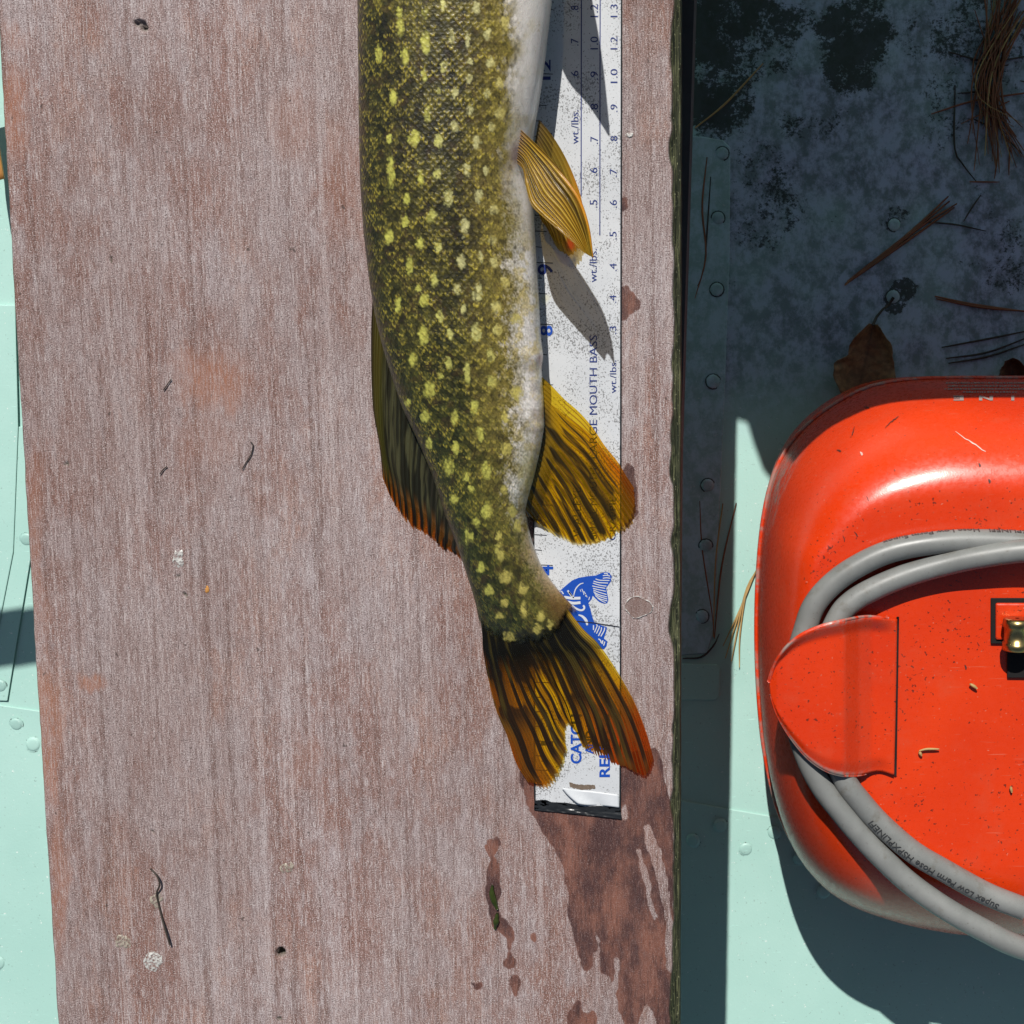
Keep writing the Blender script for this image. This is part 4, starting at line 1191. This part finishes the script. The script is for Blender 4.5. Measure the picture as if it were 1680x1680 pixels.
# hose clip: red folded plate fixed at its right edge
nu, nv = 70, 60
U, Vv, sx, sy = coons([(1262, 1120), (1275, 1082), (1305, 1048), (1345, 1028), (1385, 1018), (1420, 1012), (1450, 1014), (1472, 1016)],
                      [(1264, 1140), (1276, 1175), (1298, 1212), (1328, 1247), (1362, 1268), (1400, 1274), (1440, 1266), (1467, 1272)],
                      [(1262, 1120), (1264, 1140)], [(1472, 1016), (1470, 1140), (1467, 1272)], nu, nv)
hz = np.interp(sx, [1255, 1275, 1320, 1365, 1385, 1410, 1430, 1475], [.0125, .0150, .0165, .0168, .0155, .0075, .0040, .0022])
edge_ = np.minimum(Vv, 1 - Vv)
hz = hz + .0030 * (1 - ss(0, .10, edge_)) * ss(1475, 1440, sx) * ss(1255, 1290, sx) * np.where(Vv < .5, 1.3, -.6)
V = P(sx, sy, ZP + hz)
mk = np.stack([.9 + 0 * U, np.where(edge_ < .02, .9, 0) * ss(1440, 1380, sx) + .0 * U, 0 * U, 0 * U + 1], -1)
me = up_normals(mesh_np('hose_clip', V, grid_faces(nu, nv), {'Mask': mk}))
o = new_obj('hose_clip', me, MAT['red'], TANK)
so = o.modifiers.new('thick', 'SOLIDIFY'); so.thickness = .0014; so.offset = -1
for q in (V[:-4, 0], V[:-12, -1]):
    v_, f_ = tube(q - np.array([0, 0, .0007]), .0007, 6)
    new_obj('clip_edge', mesh_np('clip_edge', v_, f_, {'Mask': np.tile([0, 1, 0, 1], (len(v_), 1))}), MAT['red'], o)
V, f = tube(P(np.full(12, 1473) - np.linspace(0, 4, 12), np.linspace(1012, 1272, 12), ZP + .0006), .0006, 6)
new_obj('clip_joint', mesh_np('clip_joint', V, f), MAT['hole'], TANK)
# brass fitting in its pocket
def tbox(x0, y0, x1, y1, z0, z1, name, mat, parent, bev=.0008):
    c = np.array([(x0, y0), (x1, y0), (x1, y1), (x0, y1)], float)
    a, b = P(c[:, 0], c[:, 1], z1), P(c[:, 0], c[:, 1], z1); a[:, 2] = z0
    me = mesh_np(name, np.vstack([a, b]), [[0, 1, 2, 3], [7, 6, 5, 4]] + [[i, i + 4, (i + 1) % 4 + 4, (i + 1) % 4] for i in range(4)], {'Mask': np.tile([.8, 0, 0, 1], (8, 1))}, smooth=False)
    bm = bmesh.new(); bm.from_mesh(me); bmesh.ops.recalc_face_normals(bm, faces=bm.faces); bm.to_mesh(me); bm.free()
    o = new_obj(name, me, mat, parent)
    if bev: q = o.modifiers.new('b', 'BEVEL'); q.width = bev; q.segments = 2
    return o
tbox(1626, 982, 1760, 1056, ZP - .003, ZP + .0008, 'fitting_pocket', MAT['hole'], TANK, .0003)
tbox(1634, 990, 1760, 1050, ZP, ZP + .0022, 'fitting_plate', MAT['red'], TANK)
tbox(1653, 1058, 1760, 1112, ZP - .003, ZP + .0008, 'fitting_slot', MAT['hole'], TANK, .0003)
a = np.linspace(0, 2 * math.pi, 20, endpoint=False)
pos = P(1668, 1040, ZP + .008)
prof = [(-.0075, .0045), (-.0072, .0062), (-.004, .0065), (-.0035, .0056), (.003, .0056), (.0035, .0066), (.0068, .0062), (.0072, .0045), (.0072, .001)]
V = np.array([[(pos[0] + r * np.cos(t), pos[1] + y, pos[2] + r * np.sin(t)) for t in a] for y, r in prof])
me = mesh_np('brass_fitting', V, grid_faces(len(prof), 20, wrap=True))
bm = bmesh.new(); bm.from_mesh(me); bmesh.ops.recalc_face_normals(bm, faces=bm.faces); bm.to_mesh(me); bm.free()
new_obj('brass_fitting', me, MAT['brass'], TANK)

# ------------------------------------------------------------------ hose
HR = .0053
ZH = ZP + HR + .0006
hp = [(1680, 1491, .0), (1618, 1466, .0), (1549, 1428, .0), (1497, 1397, .0), (1445, 1352, .0), (1411, 1314, .0), (1386, 1280, .0), (1358, 1215, .0), (1347, 1150, .0), (1350, 1080, .0), (1373, 1018, .0), (1397, 988, .0), (1438, 964, .0), (1490, 943, .0), (1549, 926, .001), (1610, 913, .0035), (1690, 903, .006), (1800, 905, .008)]
ho = [(1830, 1600, .004), (1680, 1556, .002), (1618, 1528, .0015), (1549, 1489, .001), (1490, 1447, .0), (1445, 1405, .0), (1411, 1369, .0), (1376, 1327, .0), (1348, 1290, .0), (1325, 1245, .0), (1308, 1190, .0), (1302, 1130, .0), (1308, 1080, .0), (1320, 1036, .0), (1333, 998, .0), (1356, 967, .0), (1393, 937, .0), (1445, 910, .0), (1497, 896, .0), (1566, 888, .0), (1640, 888, .0), (1700, 892, .0), (1800, 905, .0)]
wi = np.array([P(x, y, ZH + z) for x, y, z in hp]); wo_ = np.array([P(x, y, ZH + z) for x, y, z in ho])
inn = poly_eval(wi, np.linspace(0, 1, 260)); out_ = poly_eval(wo_, np.linspace(0, 1, 300))
# coil closes beyond the frame on the right
e = inn[-1]; s0 = out_[0]; f0 = out_[-1]; g0 = inn[0]
R_ = np.array([[e[0] + .10, e[1] - .01, e[2]], [e[0] + .17, e[1] - .06, e[2]], [e[0] + .17, s0[1] + .05, e[2]], [s0[0] + .09, s0[1] - .005, s0[2]]])
conn = poly_eval(np.vstack([e, R_, s0]), np.linspace(0, 1, 90))[1:-1]
path = np.vstack([inn, conn, out_])
tail = poly_eval(np.vstack([f0, f0 + [.07, 0, -.0], f0 + [.12, -.03, 0]]), np.linspace(0, 1, 30))[1:]
path = np.vstack([path, tail])
V, f = tube(path, HR, 18)
HOSE = thing('fuel_hose', 'grey rubber fuel hose looped twice over the red tank', 'hose', path[0])
new_obj('hose_tube', mesh_np('hose_tube', V, f), MAT['hose'], HOSE)
MAT['hoseink'] = simple('hose_print', (.05, .05, .05), .5, 0, .4, 700, 0)


def hose_text(s, pth, start, size, ang, name):
    """print a line along the hose: start = arc length, ang = angle round the tube (0 = right of travel, pi/2 = top)"""
    d = np.r_[0, np.cumsum(np.linalg.norm(np.diff(pth, axis=0), axis=1))]
    t = np.gradient(pth, axis=0); t /= np.linalg.norm(t, axis=1)[:, None]
    v, f = glyphs(s, .012)
    al = start + v[:, 0] * size * 1.12; an = ang - (v[:, 1] - .35) * size / HR * -1
    c = np.stack([np.interp(al, d, pth[:, k]) for k in range(3)], -1)
    tt = np.stack([np.interp(al, d, t[:, k]) for k in range(3)], -1); tt /= np.linalg.norm(tt, axis=1)[:, None]
    sd = np.cross(tt, [0, 0, 1.]); sd /= np.linalg.norm(sd, axis=1)[:, None]
    up = np.cross(sd, tt)
    r = HR + .0003
    V = c + r * (np.cos(an)[:, None] * sd + np.sin(an)[:, None] * up)
    me = outward(mesh_np(name, V, f, smooth=False))
    return new_obj(name, me, MAT['hoseink'], HOSE)


hose_text('Supex Low Perm Hose HSPXPLINEFI', inn, .013, .0042, math.radians(112), 'printed_line')
rev = out_[::-1]
hose_text('HSPXPLINEFI   Hose Low Perm Supex', rev, .024, .0040, math.radians(18), 'printed_line')

# ------------------------------------------------------------------ leaf, needles and small litter
def leaf(name, label, rib, wl, wr, mat_col, lift, parent=None, group=None):
    t = np.linspace(0, 1, 26)
    r = poly_eval(np.array(rib), t)
    tg = np.gradient(r, axis=0); tg /= np.linalg.norm(tg, axis=1)[:, None]
    nm = np.stack([-tg[:, 1], tg[:, 0]], -1)
    a = np.interp(t, *np.array(wl).T); b = np.interp(t, *np.array(wr).T)
    ss_ = np.linspace(-1, 1, 21)
    W = np.where(ss_[None] < 0, a[:, None] * -ss_[None], 0), np.where(ss_[None] >= 0, b[:, None] * ss_[None], 0)
    x = r[:, None, 0] + nm[:, None, 0] * (W[1] - W[0]); y = r[:, None, 1] + nm[:, None, 1] * (W[1] - W[0])
    x = x + 6 * (fbm(x / 12, y / 12, 3) - .5) * np.abs(ss_)[None]
    z = lift + .010 * np.abs(ss_)[None] ** 1.6 * (.3 + fbm(x / 25, y / 25, 6)) + .002 * fbm(x / 9, y / 9, 5)
    V = np.array([PF(x[i], y[i], z[i]) for i in range(len(t))])
    vein = np.exp(-(ss_[None] / .06) ** 2) + .6 * np.exp(-(((t[:, None] * 7 - np.abs(ss_)[None] * 2) % 1 - .5) / .09) ** 2)
    col = mixc(np.broadcast_to(np.array(mat_col), x.shape + (3,)), np.array(mat_col) * .5, np.clip(vein, 0, 1) * .6)
    rt = thing(name, label, 'leaf', V[len(t) // 2, 10], group)
    o = new_obj('blade', up_normals(mesh_np('blade', V, grid_faces(*x.shape), {'Col': col})), MAT['leaf'], rt)
    so = o.modifiers.new('thick', 'SOLIDIFY'); so.thickness = .0004
    return rt


lf = leaf('dry_leaf', 'curled brown dry leaf lying against the top of the tank', [(1432, 532), (1425, 570), (1415, 610), (1405, 650)],
          [(0, 6), (.2, 32), (.45, 48), (.8, 60), (1, 50)], [(0, 6), (.2, 22), (.35, 32), (.5, 30), (.62, 48), (.8, 44), (1, 26)], (.27, .135, .06), .004)
V, f = tube(PF(np.array([1432, 1438, 1448, 1458, 1466]), np.array([534, 520, 508, 500, 488]), np.array([.006, .006, .004, .003, .003])), [.0009, .0008, .0007, .0007, .0009], 6)
new_obj('stalk', mesh_np('stalk', V, f), MAT['twig'], lf)
leaf('dry_leaf', 'dark brown leaf scrap poking out above the tank print', [(1655, 590), (1660, 604), (1662, 640)], [(0, 6), (.3, 22), (1, 30)], [(0, 6), (.3, 20), (1, 28)], (.12, .045, .02), .006)


def needle(pts, label, group, mat='needle', r=.00055, up=.0012, zs=None):
    p = np.array(pts, float)
    q = poly_eval(p, np.linspace(0, 1, 14)) if len(p) > 2 else np.linspace(p[0], p[1], 8)
    if len(p) == 2:
        d = p[1] - p[0]; n = np.array([-d[1], d[0]]) * .02 * random.uniform(-1, 1)
        q = q + n * np.sin(np.linspace(0, math.pi, 8))[:, None]
    t = np.linspace(0, 1, len(q))
    h = up + (np.interp(t, np.linspace(0, 1, len(zs)), zs) if zs is not None else 0)
    V, f = tube(PF(q[:, 0], q[:, 1], h + 0 * t), r * (.45 + .55 * np.sin(np.pi * np.clip(t * .9 + .08, 0, 1))), 6)
    o = new_obj('pine_needle', mesh_np('pine_needle', V, f), MAT[mat])
    o.location = (0, 0, 0)
    return tag(o, label, 'pine needle', group)


for p in ([(1386, 468), (1440, 425), (1500, 375), (1556, 322)], [(1387, 466), (1450, 420), (1510, 372), (1570, 334)], [(1390, 462), (1470, 400), (1558, 330)], [(1392, 463), (1470, 408), (1566, 340)]):
    needle(p, 'brown pine needle in the diagonal bundle beside the floor rivet', 'needles of the diagonal bundle', r=.0008)
needle([(1515, 364), (1565, 368), (1617, 379)], 'thin dark needle crossing the end of the diagonal bundle', None, 'twig', .0005)
for p in ([(1534, 486), (1600, 500), (1690, 512)], [(1536, 490), (1610, 504), (1690, 511)]):
    needle(p, 'grey brown needle of the pair pointing in from the right edge', 'pair of needles at the right edge', 'needle', .0007)
for p in ([(1545, 570), (1620, 556), (1690, 542)], [(1552, 588), (1620, 578), (1690, 552)], [(1556, 596), (1620, 585), (1690, 562)]):
    needle(p, 'long dark needle lying just above the tank, right edge', 'three needles above the tank', 'twig', .0006)
needle([(1140, 210), (1190, 170), (1252, 104)], 'single long needle slanting out from under the bench', None, 'needle2', .0006)
needle([(1160, 258), (1152, 340), (1158, 420), (1140, 490)], 'reddish needle lying along the riveted strip', None, 'needle', .0007)
needle([(1166, 290), (1160, 380), (1155, 440), (1144, 470)], 'darker needle beside the reddish one on the strip', None, 'twig', .0006)
needle([(1567, 140), (1566, 240), (1580, 270), (1602, 298)], 'bent dark stem left of the needle clump', None, 'twig', .0006)
needle([(1528, 187), (1600, 165), (1700, 150)], 'red needle lying across under the clump', None, 'needle', .0006)
needle([(1556, 85), (1620, 100), (1700, 90)], 'dark needle crossing under the clump from the right', None, 'twig', .0006)
for k in range(46):
    a = random.random()
    x0 = random.gauss(1655, 22); y0 = random.uniform(-60, 30)
    xm = random.gauss(1622, 14); ym = random.uniform(110, 160)
    x1 = random.gauss(1635, 24); y1 = random.uniform(190, 285)
    needle([(x0, y0), (xm, ym), (x1, y1)], 'rust brown pine needle in the thick clump, top right', 'needles of the top right clump', 'needle' if k % 7 else 'needle2', random.uniform(.0003, .00055), .001 + .006 * random.random())
for k in range(14):
    x0 = random.uniform(1590, 1690); y0 = random.uniform(90, 330); an = random.uniform(0, math.pi); ln = random.uniform(30, 60)
    needle([(x0, y0), (x0 + ln * math.cos(an), y0 + ln * math.sin(an))], 'loose needle scattered around the top right clump', 'needles scattered near the clump', 'twig' if k % 2 else 'needle', .0005)
for p, mt in (([(1148, 822), (1152, 900), (1168, 1005), (1171, 1046)], 'needle'), ([(1186, 826), (1174, 920), (1170, 1045)], 'needle2'), ([(1208, 825), (1184, 930), (1172, 1048)], 'needle')):
    needle(p, 'brown pine needle in the three-needle cluster beside the bench', 'three-needle cluster on the strip', mt, .00055)
for p in ([(1242, 936), (1225, 970), (1214, 1040), (1213, 1095)], [(1240, 938), (1218, 990), (1190, 1080)], [(1238, 942), (1214, 1000), (1186, 1060)], [(1243, 932), (1222, 975), (1200, 1085)]):
    needle(p, 'golden pine needle in the tuft beside the tank', 'tuft of needles beside the tank', 'needle2', .0005, .002)
needle([(1120, 1080), (1150, 1078), (1170, 1060), (1180, 1040)], 'dark bent stem below the three-needle cluster', None, 'twig', .0006)


def flake(cx, cy, rx, ry, label, mat, cat='dried scale', group=None, rim=False, seed=0, name='dried_scale', z=.0006):
    n = 22; a = np.linspace(0, 2 * math.pi, n, endpoint=False)
    r = 1 + .8 * (fbm(np.cos(a) * 1.5 + 9 + seed, np.sin(a) * 1.5 + seed, seed + 1) - .5) * 2
    rr = [.0, .45, .8, 1.0]
    V = []
    for k, q in enumerate(rr):
        h = z - .0003 + .0002 * vn(np.cos(a) * 3 * q + seed, np.sin(a) * 3 * q, 5) - (.0003 if q == 1 else 0)
        V.append(P(cx + rx * r * q * np.cos(a), cy + ry * r * q * np.sin(a), h))
    me = up_normals(mesh_np(name, np.array(V), grid_faces(4, n, wrap=True)))
    o = new_obj(name, me, MAT[mat]); return tag(o, label, cat, group)


flake(291, 915, 9, 13, 'white dried scale left of the middle of the board', 'scaledry', seed=1)
flake(200, 1545, 12, 10, 'tan round dried scale near the lower left board edge', 'scaletan', seed=2)
flake(252, 1577, 15, 14, 'crumbly white patch below the thin stem', 'scaledry', seed=3, cat='dried patch')
flake(258, 1476, 10, 14, 'pale flake pinned under the thin dark stem', 'scaletan', seed=4)
flake(470, 1424, 9, 9, 'small whitish flake above the screw hole', 'scaletan', seed=5)
flake(340, 967, 4, 6, 'tiny orange crumb on the board', 'strap', seed=6, cat='crumb')
flake(1033, 222, 6, 4, 'tiny pale shred beside the ruler edge', 'scaledry', seed=8, cat='shred')
flake(705, 672, 0.1, .1, 'x', 'scaledry') if False else None
FILM = simple('scale_film', (.27, .17, .14), .25, 0, .2, 400, .1)
FILM.node_tree.nodes['Principled BSDF'].inputs['Alpha'].default_value = .35
# clear dried scale with pale rim
n = 40; a = np.linspace(0, 2 * math.pi, n + 1)
rx_ = 21 + 2.5 * np.sin(a * 2 + 1) + 2 * (vn(a * 3, a * 0, 3) - .5); ry_ = 17 + 2 * np.cos(a * 3) + 2 * (vn(a * 4, a * 0, 5) - .5)
V, f = tube(P(1048 + rx_ * np.cos(a), 996 + ry_ * np.sin(a), .0004), .00022 * (.3 + vn(a * 5, a * 0, 8)), 6)
sc_ = thing('dried_scale', 'transparent fish scale with pale rim right of the ruler', 'dried scale', P(1048, 996, 0))
new_obj('rim', mesh_np('rim', V, f), MAT['scaledry'], sc_)
V = P(np.r_[1048, 1048 + rx_[:-1] * np.cos(a[:-1])], np.r_[996, 996 + ry_[:-1] * np.sin(a[:-1])], .0005)
new_obj('film', up_normals(mesh_np('film', V, [[0, 1 + k, 1 + (k + 1) % n] for k in range(n)])), FILM, sc_)
# stem on the board
q = poly_eval(np.array([(247, 1425), (258, 1438), (262, 1452), (257, 1466), (262, 1490), (268, 1515), (279, 1551)]), np.linspace(0, 1, 30))
V, f = tube(P(q[:, 0], q[:, 1], .0012 + .0008 * np.sin(np.linspace(0, 9, 30))), .0004, 6)
tag(new_obj('plant_stem', mesh_np('plant_stem', V, f), MAT['twig']), 'thin curved dark stem on the lower left of the board', 'stem')
for pts, lab in (([(397, 770), (404, 758), (412, 745), (415, 730), (411, 725)], 'thin dark fibre curl near the left middle of the board'), ([(262, 778), (268, 770), (274, 765)], 'short dark fibre left of the curled one'), ([(268, 640), (275, 630), (281, 622)], 'short dark fibre beside the orange patch')):
    q = poly_eval(np.array(pts), np.linspace(0, 1, 16))
    V, f = tube(P(q[:, 0], q[:, 1], .0007), .00022, 5)
    tag(new_obj('fibre', mesh_np('fibre', V, f), MAT['twig']), lab, 'fibre')
# weed scraps
for k, (pts, lab) in enumerate((([(808, 1452), (807, 1465), (811, 1480), (816, 1492)], 'dark green weed scrap in the wet streak, upper piece'), ([(816, 1498), (814, 1512), (812, 1524)], 'dark green weed scrap in the wet streak, lower piece'))):
    q = poly_eval(np.array(pts), np.linspace(0, 1, 14)); tt = np.linspace(0, 1, 14)
    V, f = tube(P(q[:, 0], q[:, 1], .0008), .0011 * (.45 + .55 * np.sin(math.pi * tt)) * (.8 + .5 * vn(tt * 6, tt * 0, k)), 8)
    tag(new_obj('weed_scrap', mesh_np('weed_scrap', V, f), MAT['weed']), lab, 'weed')
# splinter and crumbs on the tank
for pts, lab, r in (([(1508, 1232), (1520, 1229), (1541, 1229)], 'small tan splinter on the tank below the clip', .0006), ([(1591, 1122), (1598, 1126), (1603, 1130)], 'tiny tan wood crumb on the tank beside the brass fitting', .0008), ([(1658, 1290), (1660, 1300)], 'tiny pale crumb low on the tank, right edge', .0007), ([(1508, 1233), (1512, 1240)], 'tiny crumb touching the tan splinter', .0008)):
    q = poly_eval(np.array(pts), np.linspace(0, 1, 8))
    V, f = tube(P(q[:, 0], q[:, 1], ZP + .0012), r * (.4 + .6 * np.sin(np.linspace(.3, 2.9, 8))), 6)
    tag(new_obj('wood_crumb', mesh_np('wood_crumb', V, f), MAT['needle2']), lab, 'crumb')
# orange webbing at the far left
q = poly_eval(np.array([(-30, 120), (-8, 190), (-2, 240), (6, 292)]), np.linspace(0, 1, 20))
parts = []
a = PF(q[:, 0] - 40, q[:, 1] + 10, .03); b = PF(q[:, 0] - 1, q[:, 1], .03)
V = np.vstack([a, b]); f = [[i, i + 1, 21 + i, 20 + i] for i in range(19)]
o = new_obj('orange_strap', up_normals(mesh_np('orange_strap', V, f)), MAT['strap']); so = o.modifiers.new('t', 'SOLIDIFY'); so.thickness = .002
tag(o, 'orange webbing strap peeping out at the upper left edge', 'strap')

# ------------------------------------------------------------------ things added just outside the frame for the shade they cast
def back(p, zc):
    """where the sunlight reaching point p passes the level zc"""
    k = (zc - p[2])
    return np.array([p[0] - SUN.x * k, p[1] - SUN.y * k, zc])


ZC = .10
edge_pts = [PF(1180, 680), PF(1226, 694), PF(1236, 728), PF(1252, 772), PF(1275, 800), P(1300, 768, -.135), P(1360, 724, -.135), P(1430, 703, -.135), P(1520, 694, -.13), P(1680, 691, -.13), P(2300, 691, -.13)]
ed = np.array([back(np.array(p), ZC) for p in edge_pts])  # outline of the added panel, traced back from the wanted shadow edge
outl = np.vstack([ed, [[ed[-1, 0], 1.5, ZC], [ed[0, 0], 1.5, ZC]]])
n = len(outl); lowr = outl.copy(); lowr[:, 2] -= .02
me = mesh_np('bow_deck', np.vstack([outl, lowr]), [list(range(n)), list(range(n, 2 * n))[::-1]] + [[i, (i + 1) % n, n + (i + 1) % n, n + i] for i in range(n)], {'Mask': np.tile([0, 0, 0, 1], (2 * n, 1))}, smooth=False)
bm = bmesh.new(); bm.from_mesh(me); bmesh.ops.recalc_face_normals(bm, faces=bm.faces); bm.to_mesh(me); bm.free()
tag(new_obj('bow_deck', me, MAT['mint']), 'mint painted bow deck just above the frame that shades the floor', 'deck')
# bar added off the left side to cast a shadow band
pa, pb = back(PF(-60, 1062), .08), back(PF(90, 1038), .08)
dv_ = (pb - pa) / np.linalg.norm(pb - pa)
V, f = tube(np.array([pa - dv_ * 1.0, pa, pb]), [.014, .013, .013], 14)
tag(new_obj('oar_shaft', mesh_np('oar_shaft', V, f), MAT['strap']), 'round wooden oar shaft outside the left of the frame', 'oar')

for sx_, nm in ((-.95, 'hull_side'), (.62, 'hull_side')):  # unseen sides added to hold off sky light and deepen the shade
    p = np.array([(sx_, -1.8, -.5), (sx_ * 1.0, 1.8, -.5), (sx_ * 1.12, 1.8, .30), (sx_ * 1.12, -1.8, .30)])
    q = p + np.array([.004, 0, 0])
    me = mesh_np(nm, np.vstack([p, q]), [[0, 1, 2, 3], [7, 6, 5, 4]] + [[i, i + 4, (i + 1) % 4 + 4, (i + 1) % 4] for i in range(4)], {'Mask': np.tile([0, 0, 0, 1], (8, 1))}, smooth=False)
    tag(new_obj(nm, me, MAT['mint']), 'mint painted hull side beyond the frame', None, None, 'structure')
